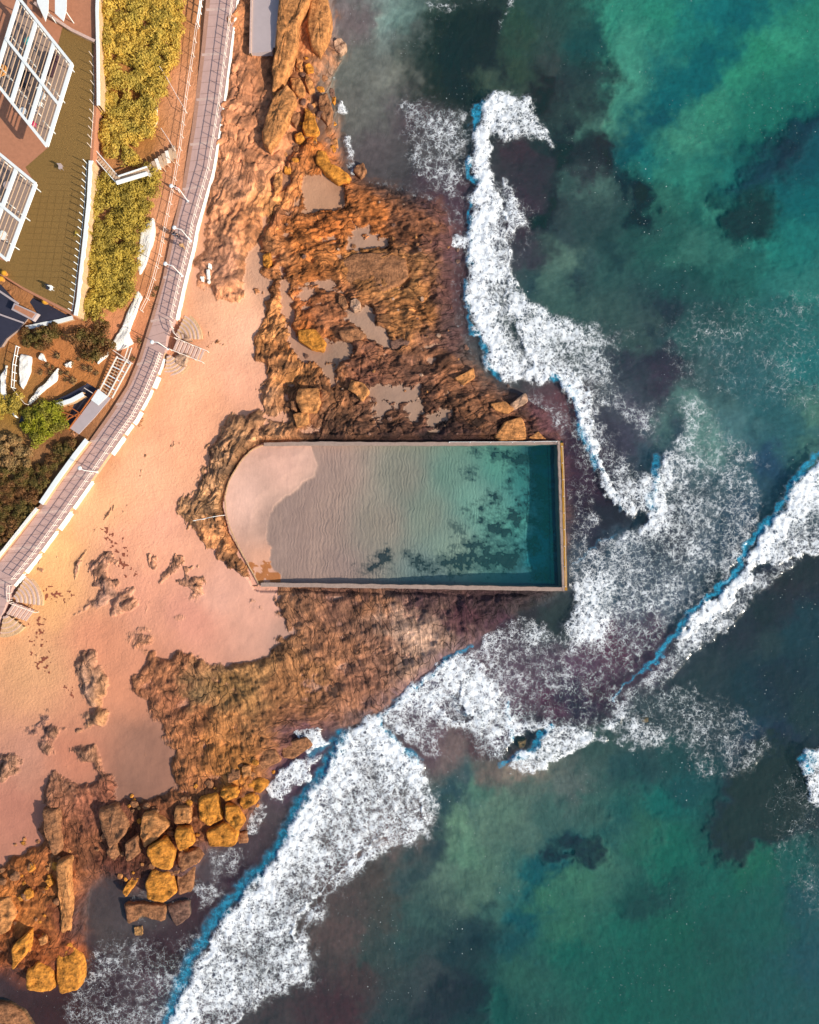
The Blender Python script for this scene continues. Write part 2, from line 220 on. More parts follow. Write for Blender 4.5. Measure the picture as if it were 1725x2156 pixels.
CYAN = [  # lines along the steep front of each breaker: points ; half width ; strength
 ("1015,222 1003,232 995,262 998,275", 9, 1), ("984,335 988,370 1008,384", 6, 1), ("992,420 990,470 990,560", 4.5, .8), ("981,590 992,680 1008,724 1030,775 1050,797", 5, .8), ("1014,728 1024,760 1040,788", 6, .9),
 ("1160,790 1200,820 1215,860 1222,900 1240,950 1258,985", 7.5, 1), ("1258,985 1275,1020 1320,1080", 4, .5), ("1375,1060 1382,1020 1386,960", 7, .8), ("1372,1070 1370,1040", 8, .9),
 ("1735,945 1672,1005 1640,1075 1570,1152 1550,1215 1500,1248 1452,1285 1420,1335 1390,1375 1350,1408", 7.5, .95), ("1350,1408 1310,1440 1290,1475", 4, .7),
 ("724,1545 712,1572 690,1610 650,1670 612,1738 575,1800 530,1850 460,1925 410,2000 378,2080 350,2170", 17, .72), ("655,1585 690,1560 722,1548", 14, .55), ("795,1505 800,1530 850,1580 880,1600", 8, .8), ("990,1360 940,1392 880,1440 845,1475 800,1508", 6, .8), ("1072,1480 1078,1560", 5, .8),
 ("1060,1608 1090,1592 1125,1582 1128,1560 1160,1530", 7, 1), ("1700,1620 1688,1595 1700,1585 1712,1600", 11, 1), ("1210,1190 1260,1140 1300,1128", 4, .5), ("1020,1480 1010,1520 950,1470 900,1465", 8, .4), ("1240,1250 1260,1340", 40, .22)]
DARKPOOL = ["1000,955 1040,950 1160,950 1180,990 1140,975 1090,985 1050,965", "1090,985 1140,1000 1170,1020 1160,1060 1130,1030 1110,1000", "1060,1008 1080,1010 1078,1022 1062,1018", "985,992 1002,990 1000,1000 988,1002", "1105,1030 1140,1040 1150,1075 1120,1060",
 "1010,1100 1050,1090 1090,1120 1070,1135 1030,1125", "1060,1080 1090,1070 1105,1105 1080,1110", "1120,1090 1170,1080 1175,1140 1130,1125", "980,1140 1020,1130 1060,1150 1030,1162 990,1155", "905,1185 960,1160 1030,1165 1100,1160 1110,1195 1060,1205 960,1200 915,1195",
 "850,1165 880,1175 900,1188 870,1190", "755,1195 790,1185 812,1160 820,1180 810,1198 770,1200", "1110,1190 1150,1200 1170,1235 1140,1215", "1125,940 1183,940 1183,960 1140,965", "1035,1040 1048,1036 1046,1050", "1150,1010 1172,1010 1172,1060 1155,1050", "1168,935 1183,935 1190,1238 1172,1238",  # last strip paints the cast shadow of the pool's end wall
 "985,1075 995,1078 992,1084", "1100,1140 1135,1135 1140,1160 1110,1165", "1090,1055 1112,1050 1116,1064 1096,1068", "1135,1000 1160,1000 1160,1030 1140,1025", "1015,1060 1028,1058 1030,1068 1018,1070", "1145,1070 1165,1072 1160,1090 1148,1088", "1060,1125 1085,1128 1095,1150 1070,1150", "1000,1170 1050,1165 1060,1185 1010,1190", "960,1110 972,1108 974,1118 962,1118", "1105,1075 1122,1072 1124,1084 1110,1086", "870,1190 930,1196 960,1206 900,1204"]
DARKSEA = [("1160,1765 1195,1750 1250,1752 1264,1785 1232,1812 1185,1816 1162,1800", (24, 40, 54), 6), ("1318,395 1345,388 1368,425 1345,465 1308,440", (22, 36, 48), 8), ("1532,420 1572,410 1616,440 1602,480 1572,515 1530,482", (20, 52, 56), 14),
 ("1530,1650 1560,1570 1650,1545 1740,1600 1700,1700 1650,1790 1590,1765 1560,1812 1500,1800 1515,1730", (20, 34, 48), 12), ("1040,1880 1020,1960 960,2000 940,1960 990,1930", (34, 60, 66), 10), ("1250,120 1290,150 1285,230 1240,240 1180,190 1200,130", (42, 62, 64), 14),
 ("1215,575 1235,580 1238,610 1215,620 1200,600", (38, 58, 64), 8), ("1290,520 1330,520 1335,570 1300,580", (34, 62, 66), 10), ("865,20 1000,10 1020,120 1000,220 900,180 865,120", (34, 50, 46), 22)]
SANDWEED = ["235,1150 262,1155 285,1205 262,1215 248,1190", "60,1330 95,1300 95,1340 75,1360", "95,1320 110,1360 100,1385 85,1350", "125,1450 150,1440 160,1465 140,1470", "215,1105 240,1110 245,1150 225,1140", "70,1380 100,1380 105,1420 80,1410", "100,1240 160,1255 140,1275 95,1260"]

# ------------------------------------------------------------------ the sheet of ground
ST = 2.0
def axis(lo, hi, far):
    core = np.arange(lo, hi+.1, ST); out = []; s = ST*2; p = hi
    while p < far: p += s; out.append(p); s *= 1.42
    out = np.array(out); left = lo-(out-hi)[::-1]
    return np.concatenate([left, core, out])
au = axis(-110, 1835, 60000); av = axis(-110, 2266, 60000)
U, V = np.meshgrid(au, av); U = U.astype(np.float32); V = V.astype(np.float32)
NY, NX = U.shape
w1 = fbm(U/60, V/60, 4, 20)-.5; w2 = fbm(U/60, V/60, 4, 30)-.5
wf1 = fbm(U/14, V/14, 3, 40)-.5; wf2 = fbm(U/14, V/14, 3, 44)-.5
def warped(amp, fine=0.0): return U+w1*amp+wf1*fine, V+w2*amp+wf2*fine
W30 = warped(40, 10); W10 = warped(14, 8); W60 = warped(90, 30)

P_, V_ = parse(TH); th = samp(shepard(P_, V_, 4, 20), *W30)
def strata(deg, sa, sb, seed):
    t = R(deg); a = U*math.cos(t)+V*math.sin(t); b = -U*math.sin(t)+V*math.cos(t)
    b = b+w1*30+wf1*1.5; a = a+w2*50
    big = ridge(a/(sa*2.2), b/(sb*2.2), 4, seed)
    fine = ridge(a/(sa*.5), b/(sb*.42), 3, seed+9)
    q = big*6; ter = np.floor(q)+sstep(.7, 1.0, q-np.floor(q))
    vf = ridge(a/(sa*.35), b/(sb*.17), 2, seed+15)
    return .85*ter/6+.2*big+.26*fine+.20*vf, .55*fbm(a/(sa*.16), b/(sb*.13), 4, seed+21)+.45*fbm(a/(sa*.8), b/(sb*.7), 3, seed+25), a/S, b/S
S1, S2, S3 = strata(-16, 70, 22, 50), strata(82, 60, 16, 70), strata(-66, 90, 20, 90)
REL = th[..., 0]*S1[0]+th[..., 1]*S2[0]+th[..., 2]*S3[0]
pick = np.argmax(th+(fbm(U/30, V/30, 3, 61)[..., None]-.5)*np.array([.6, -.6, .3]), -1)
SCO = np.stack([np.choose(pick, [S1[2], S2[2], S3[2]]), np.choose(pick, [S1[3], S2[3], S3[3]]), pick*7.7], -1)
TON = th[..., 0]*S1[1]+th[..., 1]*S2[1]+th[..., 2]*S3[1]
REL = (REL-np.mean(REL))
lump = fbm(U/9, V/9, 4, 120)-.5
blocks = worley((U+w1*40)/34, (V+w2*40)/30, 3)
crack = sstep(0.0, 0.10, blocks[1]-blocks[0])

sea_d = samp(sdf_low(SEA_P), *W10)
pool_d = samp(sdf_low(POOL_P), U, V)
rk = np.full(U.shape, -3.0, np.float32)
for p, lv in ROCKS:
    d = samp(sdf_low(p), *W30); rk = np.maximum(rk, np.clip(d/16, -4, 1)*.62*lv)
rk = rk+np.where(rk > -.6, (fbm(U/38, V/26, 4, 135)-.52)*1.5, 0)*np.clip((V-380)/60, 0, 1)
for p in SANDS:
    d = samp(sdf_low(p), *W10)+(TON-.5)*22+wf2*10; rk = rk-np.clip(d/9+.4, 0, 1)*1.1
# smooth lie of the land: beach, slope under the promenade, hill
LAND = """500,600,1.7 520,700,1.2 500,800,1.1 430,850,1.5 400,700,2.4 350,900,2.2 300,1000,2.0 200,1150,1.9 100,1300,1.9 50,1400,2.0 200,1300,1.3 350,1050,1.1 400,1200,.9 500,1250,.7 600,1300,.35 300,1450,.8 200,1600,.8 50,1600,1.2 50,1750,1.0
300,1640,.45 450,1450,.5 600,1450,.3 750,1350,.25 850,1320,.2 1000,1290,.1 700,1480,.2 400,1600,.6 480,1700,.6 350,1780,.7 200,1850,.7 80,1950,1.0 0,2050,1.2 620,700,.4 620,800,.45 700,900,.3 900,900,.25 1100,880,.2 700,400,.5 800,500,.35 900,600,.25 980,700,.1 600,500,.8
550,400,2.0 500,300,3.0 520,100,3.2 600,100,2.2 640,200,1.2 580,300,2.0 450,500,2.8 420,600,2.6 470,900,1.0 420,1050,.9 500,1180,.8
480,50,3.7 460,250,3.7 430,420,3.6 395,600,3.5 355,760,3.3 300,880,3.2 200,1030,3.1 100,1150,3.1 20,1260,3.1 400,200,4.1 380,350,4.1 340,550,4.1 290,720,4.1 220,850,4.1 120,1000,4.0 40,1100,4.0
350,200,5.5 330,400,5.5 280,600,5.3 220,780,5.0 150,900,4.8 80,980,4.8 230,100,7.2 210,300,7.2 200,500,7.2 170,650,6.8 100,700,6.5 50,750,6.0 60,850,5.5 0,950,5.2 100,100,7.4 50,400,7.4 50,600,7.2 0,800,5.8 -80,1100,5 -80,600,7 -80,200,7.4"""
P_, V_ = parse(LAND); ll = shepard(P_, V_, 2.6, 40)[..., 0]
for _ in range(40): ll = (ll+np.roll(ll, 2, 0)+np.roll(ll, -2, 0)+np.roll(ll, 2, 1)+np.roll(ll, -2, 1))/5
land = samp(ll, U, V)
sandz = land + (fbm(U/45, V/45, 3, 140)-.5)*.14 + (fbm(U/11, V/11, 2, 150)-.5)*.03
cliff0 = sstep(-6, 10, samp(sdf_low(poly('430,-150 705,-150 700,100 640,240 605,340 575,440 535,560 480,650 400,650 395,560')), *W30))
rockamp = np.where(V > 1235, .40, 1.0)*(1-.55*cliff0)*np.clip(.55+land*.25, .55, 1.2)
rockz = land + rk*1.0 -.12 + REL*rockamp*1.25 + lump*.08 - (1-crack)*.22*(rk > .2)*sstep(.50, .62, fbm(U/150, V/150, 2, 130))*(V < 1100)
# sea bed
P_, V_ = parse(SEA_C); Cs = s2l(V_)
sea_t = (.98+.42*((U < 860)*sstep(880, 800, U)*sstep(400, 300, V))[..., None]*(.2+1.6*fbm(U/13, V/11, 4, 330)[..., None]))*np.clip(samp(shepard(P_, Cs, 3.4, 16), *W60), .0005, 1); 
for t, c_, sf in DARKSEA:
    k_ = (sstep(-sf*2.6, sf*2.2, samp(sdf_low(poly(t)), *W60)+(fbm(U/16, V/16, 4, 310)-.5)*34)*.78*(.75+.5*fbm(U/9, V/9, 3, 315)))[..., None]; sea_t = sea_t*(1-k_)+s2l(c_)*k_
gm = sea_t.mean(-1, keepdims=True); sea_t = sea_t*.84+gm*.16
turq = sea_t[..., 1]/(sea_t[..., 0]+.012)
depth = np.clip(.25+.62*np.log(np.clip(turq, 1, 60)), .12, 3.2)*sstep(-4, 60, sea_d)+.06
depth = np.maximum(depth, .95*sstep(50, 190, sea_d)*(.8+.4*w1))
bedrel = REL*.3+lump*.12
bedz = -depth-.08+bedrel*np.clip(depth*.6, .1, .5)
m_sea = sstep(-8, 8, sea_d)
landz = np.maximum(sandz, rockz)
edge = np.where(V > 1240, .16, .05)
isrock = np.maximum(np.maximum(sstep(-edge, edge+.01, rockz-sandz+(TON-.5)*edge*2.5), sstep(-34, -14, sea_d)), 1.0*((pool_d > -22) & (((V > 1232) & (U > 585)) | (V < 938)) ))
m_dip = sstep(-38, 10, sea_d)
Z = np.where(m_sea > .98, bedz, (landz*(1-.8*m_dip)-.12*m_dip)*(1-m_sea)+bedz*m_sea)
# colours
P_, V_ = parse(SAND_C); c_sand = samp(shepard(P_, s2l(V_), 3, 20), *W30)
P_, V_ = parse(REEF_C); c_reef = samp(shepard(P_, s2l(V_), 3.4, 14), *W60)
tone = fbm(U/9, V/9, 3, 160)[..., None]; tone2 = fbm(U/30+REL*3, V/30, 4, 170)[..., None]; slab = worley((U+w1*90+wf1*12)/52+V/160, (V+w2*60+wf2*10)/24, 9)
weed = sstep(.52, .64, fbm(U/22, V/16, 5, 180, .6))[..., None]
c_reef = c_reef*(1-.30*cliff0[..., None])+.30*cliff0[..., None]*s2l([196, 138, 104]); north = (V < 1235)[..., None]; fl = np.where(north, 1.0, .55)
c_reef = c_reef*.86+.14*c_reef.mean(-1, keepdims=True)*np.array([1.15, 1., .9]); c_reef = c_reef*np.where(north, 1.22, 1.42)*np.array([1.04, 1.02, .93])*(1+fl*((.25+1.5*TON[..., None])*(.65+.7*tone)*(.72+.55*slab[2][..., None])-1))
c_reef = c_reef*(1-np.where(north, .5, .22)*weed*(np.array([1., .95, .85])))
c_land = c_sand*(1-isrock[..., None])+c_reef*isrock[..., None]
# water tint, both ways through the water
A_ = np.array([.62, .10, .11]); wt = np.exp(-A_*depth[..., None]*.5)
fs = np.clip(1-np.exp(-.11*depth), 0, .6)[..., None]; SC = np.array([.005, .17, .17])
bedc = (sea_t-.012-fs*SC)/((1-fs)*wt)**2
bedc = np.clip(bedc, .006, .62)*(.8+.4*tone)*(.88+.24*fbm(U/16, V/16, 4, 190)[..., None])
m3 = sstep(-52, 24, sea_d+(tone2[..., 0]-.5)*50+(TON-.5)*40)[..., None]
c_land = c_land*np.where((isrock < .5)[..., None], np.array([.96, .91, .80]), np.array([.94, .84, .80]))
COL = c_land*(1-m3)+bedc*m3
# the pool basin
P_, V_ = parse(POOL_C); pc = samp(shepard(P_, s2l(V_), 3, 16), *W10)
PW = .38       # pool water level
P_, V_ = parse("500,1050,-.25 610,965,-.2 560,1205,-.18 540,1080,-.12 545,1130,-.1 640,980,-.12 575,1170,-.1 590,1070,.16 570,1120,.14 655,1020,.16 690,960,.2 600,1200,.14 700,1080,.35 700,1180,.35 850,1050,.6 950,1100,.9 1050,1050,1.2 1100,1000,1.5 1150,1000,2.2 1150,1150,2.3 1180,1080,2.4 1080,1200,1.5")
pdep = samp(shepard(P_, V_, 3.2, 14), *W10)[..., 0]
inpool = pool_d > -2
pwt = np.exp(-A_*np.clip(pdep, 0, 3)[..., None]*.5*.9); pfs = np.clip(1-np.exp(-.1*np.clip(pdep, 0, 3)), 0, .5)[..., None]
pbed = np.clip((pc-pfs*SC)/((1-pfs)*pwt)**2, .01, .8)
Z = np.where(inpool, PW-pdep+(fbm(U/20, V/20, 3, 200)-.5)*.05, Z)
dry = samp(sdf_low(poly('652,925 660,956 670,981 663,1005 626,1029 592,1053 573,1073 563,1092 562,1136 573,1155 571,1184 590,1213 592,1260 400,1260 400,925')), *W10)
pdep = np.where(dry > 0, -np.minimum(.25, .02+dry*.006), np.maximum(.03+np.minimum(.12, -dry*.004), pdep))
pwt = np.exp(-A_*np.clip(pdep, 0, 3)[..., None]*.5*.9); pfs = np.clip(1-np.exp(-.1*np.clip(pdep, 0, 3)), 0, .5)[..., None]
dm = sstep(-2, 2, dry)[..., None]; nearp = sstep(640, 760, U)[..., None]
pc = pc*dm*1.0+(1-dm)*(pc*nearp+(1-nearp)*s2l([160, 134, 121]))
pc = np.where((dm > .5) & (fbm(U/16, V/12, 3, 205)[..., None]+sstep(1120, 1215, V)[..., None]*.5*(U > 525)[..., None] > .93), s2l([176, 112, 66]), pc)
pbed = np.clip((pc*.97-pfs*SC)/((1-pfs)*pwt)**2, .01, .8)
Z = np.where(inpool, PW-pdep+(fbm(U/20, V/20, 3, 200)-.5)*.04, Z)
COL = np.where(inpool[..., None], pbed*(.94+.12*tone), COL)
# keep the ground clear of the basin wall
near = (pool_d <= -2) & (pool_d > -16)
Z = np.where(near, np.minimum(Z, .45), Z)
# weed masks; the pool one also holds the end wall's painted shadow
def mask_of(lst, amp=W10, soft=5):
    m = np.full(U.shape, -99., np.float32)
    for t in lst: m = np.maximum(m, samp(sdf_low(poly(t)), *amp))
    return m
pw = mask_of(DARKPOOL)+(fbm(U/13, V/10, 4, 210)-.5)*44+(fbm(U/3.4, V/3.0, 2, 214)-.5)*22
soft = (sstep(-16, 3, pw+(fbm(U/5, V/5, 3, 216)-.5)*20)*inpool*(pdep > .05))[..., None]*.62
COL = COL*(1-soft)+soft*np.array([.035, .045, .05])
poolweed_shade = (pw > 3) & (pool_d > 2) & (pdep > .05)
sw = mask_of(SANDWEED)+(fbm(U/9, V/9, 4, 220)-.5)*60+(fbm(U/3.2, V/3.2, 2, 224)-.5)*60-6
sandweed = (sw > 1) & (isrock < .3) & (m_sea < .1) & ~inpool
# foam
foam = np.zeros(U.shape, np.float32)
P_, V_ = parse(FDENS); dens = samp(shepard(P_, V_, 3.4, 10), *W30)[..., 0]
fray = (fbm(U/26, V/26, 4, 340)-.5)*34
WEBS = set(FOAM[i][0] for i in WEB_IDS)
for t, soft, val in FOAM:
    d = samp(sdf_low(poly(t)), *W10)+fray; soft = soft*(1.5 if val > .9 else 1.15); foam = np.maximum(foam, sstep(-soft, soft*.8, d)*(dens if val < .75 and soft < 60 and t in WEBS else val))
cyan = np.zeros(U.shape, np.float32)
for t, hw, val in CYAN:
    d = samp(line_low(poly(t)), U+w1*16+wf1*20, V+w2*16+wf2*20); cyan = np.maximum(cyan, sstep(hw*1.7, hw*.1, d)*val)
front = np.full(U.shape, 1e3, np.float32)
for t, hw, val in CYAN[:15]: front = np.minimum(front, samp(line_low(poly(t)), U, V))
foam = np.where(foam > .85, foam*(.69+.33*sstep(85, 12, front))-.12*sstep(.45, .7, fbm(U/34, V/34, 3, 270)), foam)
waterz = (fbm(U/120, V/70, 3, 240)-.5)*.10 + (fbm(U/14, V/14, 3, 250)-.5)*.05*m_sea
waterz = waterz + sstep(.05, 1.05, foam)*(.26+.24*(fbm(U/10, V/10, 4, 260)-.3)) + cyan*.06
# ------------------------------------------------------------------ sheets to meshes, materials
def world_xy(u, v, z): k = (H-z)/H/S; return (u-CX)*k, (CY-v)*k
def sheet(name, zz, zb, keep, attrs, mat, kind='structure', smooth=True):
    """mesh from the grid cells where keep is true"""
    f = keep[:-1, :-1] & keep[1:, :-1] & keep[:-1, 1:] & keep[1:, 1:]
    iy, ix = np.nonzero(f)
    a = iy*NX+ix; quads = np.stack([a, a+NX, a+NX+1, a+1], 1)
    used = np.zeros(NY*NX, bool); used[quads.ravel()] = True
    remap = np.cumsum(used)-1; idx = np.nonzero(used)[0]; quads = remap[quads]
    X, Y = world_xy(U, V, zb); co = np.stack([X, Y, zz], -1).reshape(-1, 3)[idx].astype(np.float32)
    me = bpy.data.meshes.new(name); me.vertices.add(len(co)); me.vertices.foreach_set('co', co.ravel())
    n = len(quads); me.loops.add(n*4); me.loops.foreach_set('vertex_index', quads.astype(np.int32).ravel())
    me.polygons.add(n); me.polygons.foreach_set('loop_start', np.arange(0, n*4, 4, dtype=np.int32))
    me.polygons.foreach_set('use_smooth', np.full(n, smooth))
    for an, arr in attrs.items():
        at = me.attributes.new(an, 'FLOAT_COLOR', 'POINT'); q = np.ones((len(idx), 4), np.float32)
        q[:, :3] = arr.reshape(-1, 3)[idx]; at.data.foreach_set('color', q.ravel())
    me.update(calc_edges=True); me.materials.append(mat)
    o = bpy.data.objects.new(name, me); col.objects.link(o); o['kind'] = kind
    return o
class NT:
    def __init__(s, name):
        s.m = bpy.data.materials.new(name); s.m.use_nodes = True; s.t = s.m.node_tree; s.t.nodes.clear()
        s.out = s.n('ShaderNodeOutputMaterial')
    def n(s, typ, **kw):
        nd = s.t.nodes.new(typ)
        for k, v in kw.items(): setattr(nd, k, v)
        return nd
    def l(s, a, b): s.t.links.new(a, b); return b
    def attr(s, name): return s.n('ShaderNodeAttribute', attribute_name=name)
    def m_(s, op, a, b=None, c=None, clamp=False):
        nd = s.n('ShaderNodeMath', operation=op, use_clamp=clamp)
        for i, x in enumerate((a, b, c)):
            if x is None: continue
            if isinstance(x, (int, float)): nd.inputs[i].default_value = x
            else: s.l(x, nd.inputs[i])
        return nd.outputs[0]
    def vm(s, op, a, b=None, scale=None):
        nd = s.n('ShaderNodeVectorMath', operation=op)
        for i, x in enumerate((a, b)):
            if x is None: continue
            if isinstance(x, (tuple, list)): nd.inputs[i].default_value = x
            else: s.l(x, nd.inputs[i])
        if scale is not None:
            if isinstance(scale, (int, float)): nd.inputs['Scale'].default_value = scale
            else: s.l(scale, nd.inputs['Scale'])
        return nd.outputs[0]
    def pos(s): return s.n('ShaderNodeNewGeometry').outputs['Position']
    def obj(s): return s.n('ShaderNodeTexCoord').outputs['Object']
    def noise(s, vec, scale, detail=4, rough=.5, color=False):
        nd = s.n('ShaderNodeTexNoise'); nd.inputs['Scale'].default_value = scale; nd.inputs['Detail'].default_value = detail
        nd.inputs['Roughness'].default_value = rough
        if vec is not None: s.l(vec, nd.inputs['Vector'])
        return nd.outputs['Color' if color else 'Fac']
    def vor(s, vec, scale, feature='DISTANCE_TO_EDGE'):
        nd = s.n('ShaderNodeTexVoronoi', feature=feature); nd.inputs['Scale'].default_value = scale; s.l(vec, nd.inputs['Vector'])
        return nd.outputs['Distance']
    def mixc(s, f, a, b, typ='MIX'):
        nd = s.n('ShaderNodeMix', data_type='RGBA', blend_type=typ)
        for sock, x in ((nd.inputs[0], f), (nd.inputs[6], a), (nd.inputs[7], b)):
            if isinstance(x, (int, float)): sock.default_value = x
            elif isinstance(x, (tuple, list)): sock.default_value = (*x[:3], 1)
            else: s.l(x, sock)
        return nd.outputs[2]
    def smooth(s, x, lo, hi):
        nd = s.n('ShaderNodeMapRange', interpolation_type='SMOOTHSTEP'); s.l(x, nd.inputs[0])
        nd.inputs[1].default_value = lo; nd.inputs[2].default_value = hi; return nd.outputs[0]
    def bump(s, h, strength=.5, dist=.1, normal=None):
        nd = s.n('ShaderNodeBump'); nd.inputs['Strength'].default_value = strength; nd.inputs['Distance'].default_value = dist
        s.l(h, nd.inputs['Height'])
        if normal: s.l(normal, nd.inputs['Normal'])
        return nd.outputs[0]
    def principled(s, color, rough=.8, normal=None, spec=.3, metallic=0):
        p = s.n('ShaderNodeBsdfPrincipled'); p.inputs['Roughness'].default_value = rough; p.inputs['Specular IOR Level'].default_value = spec
        p.inputs['Metallic'].default_value = metallic
        if isinstance(color, (tuple, list)): p.inputs['Base Color'].default_value = (*color[:3], 1)
        else: s.l(color, p.inputs['Base Color'])
        if normal: s.l(normal, p.inputs['Normal'])
        s.l(p.outputs[0], s.out.inputs[0]); return p

g = NT('ground'); P = g.pos(); c = g.attr('Col').outputs['Color']; mk = g.n('ShaderNodeSeparateColor'); g.l(g.attr('msk').outputs['Color'], mk.inputs[0])
n1 = g.noise(P, 3.2, 6, .65); n2 = g.noise(P, 9, 4, .7)
v1 = g.m_('MULTIPLY_ADD', n1, .8, .60); v2 = g.m_('MULTIPLY_ADD', n2, .7, .65)
sc = g.vm('MULTIPLY', g.attr('sc').outputs['Vector'], (.75, 2.1, 1)); n3 = g.noise(sc, 1.0, 6, .7)
sc2 = g.vm('ADD', g.vm('MULTIPLY', g.attr('sc').outputs['Vector'], (.30, .85, 1)), g.vm('SCALE', g.noise(P, .6, 4, .6, True), scale=.5)); ck = g.smooth(g.vor(sc2, 1.0), .0, .045)
ck = g.m_('MAXIMUM', ck, g.smooth(g.noise(P, .12, 3, .6), .50, .58))
v3 = g.m_('MULTIPLY', g.m_('MULTIPLY_ADD', g.smooth(n3, .3, .7), .95, .5), g.m_('MULTIPLY_ADD', ck, .65, .35))
rockc = g.vm('SCALE', c, scale=g.m_('MULTIPLY', g.m_('MULTIPLY', v1, v2), v3))
sandc = g.vm('SCALE', c, scale=g.m_('MULTIPLY', g.m_('MULTIPLY_ADD', n2, .24, .88), g.m_('MULTIPLY_ADD', g.noise(P, .28, 5, .6), .36, .82)))
cc = g.mixc(mk.outputs[0], sandc, rockc)
# bump: rock grain, sand prints, pool ripples
warp = g.vm('ADD', P, g.vm('SCALE', g.noise(P, .5, 4, .6, True), scale=1.6))
hr = g.m_('ADD', g.m_('MULTIPLY', g.noise(P, 3.2, 7, .68), .14), g.m_('ADD', g.m_('MULTIPLY', n3, .17), g.m_('MULTIPLY', ck, .06)))
prints = g.m_('ADD', g.m_('MULTIPLY', g.noise(P, 3.0, 4, .65), .11), g.m_('MULTIPLY', g.smooth(g.vor(P, 2.6, 'F1'), .0, .25), .016))
wv = g.n('ShaderNodeTexWave', wave_type='BANDS', bands_direction='X'); wv.inputs['Scale'].default_value = .62; wv.inputs['Distortion'].default_value = 9
wv.inputs['Detail'].default_value = 2.5; wv.inputs['Detail Scale'].default_value = .55; wv.inputs['Detail Roughness'].default_value = .55
g.l(g.vm('MULTIPLY', warp, (1.0, .42, 1.0)), wv.inputs['Vector'])
hp = g.m_('ADD', g.m_('MULTIPLY', wv.outputs['Fac'], .020), g.m_('MULTIPLY', g.noise(g.vm('MULTIPLY', warp, (2.3, .55, 1)), 1.0, 3, .55), .085))
hgt = g.m_('ADD', g.m_('MULTIPLY', hr, mk.outputs[0]), g.m_('ADD', g.m_('MULTIPLY', prints, mk.outputs[1]), g.m_('MULTIPLY', hp, mk.outputs[2])))
g.principled(cc, .85, g.bump(hgt, 1.0, 1.0), .25)
M_ground = g.m
msk = np.zeros(U.shape+(3,), np.float32)
msk[..., 0] = np.where(inpool, 0, np.maximum(isrock*(1-m_sea)*(1-.45*cliff0), m_sea*.14))
msk[..., 1] = np.where(inpool, .25, (1-isrock)*(1-m_sea)*np.clip((sandz-.3)/1.5, .12, 1))
msk[..., 0] = np.maximum(msk[..., 0], .55*sstep(3.3, 3.8, land)*(U < 420)*.5)
msk[..., 2] = np.where(inpool, sstep(-.05, .3, pdep)*(1-.75*sstep(.9, 1.6, pdep))*.9+.12, 0)
zb = np.where(inpool, PW, land*(1-m_sea)-depth*m_sea)
sheet('ground', Z, zb, np.ones(U.shape, bool), {'Col': COL, 'msk': msk, 'sc': SCO.astype(np.float32)}, M_ground)

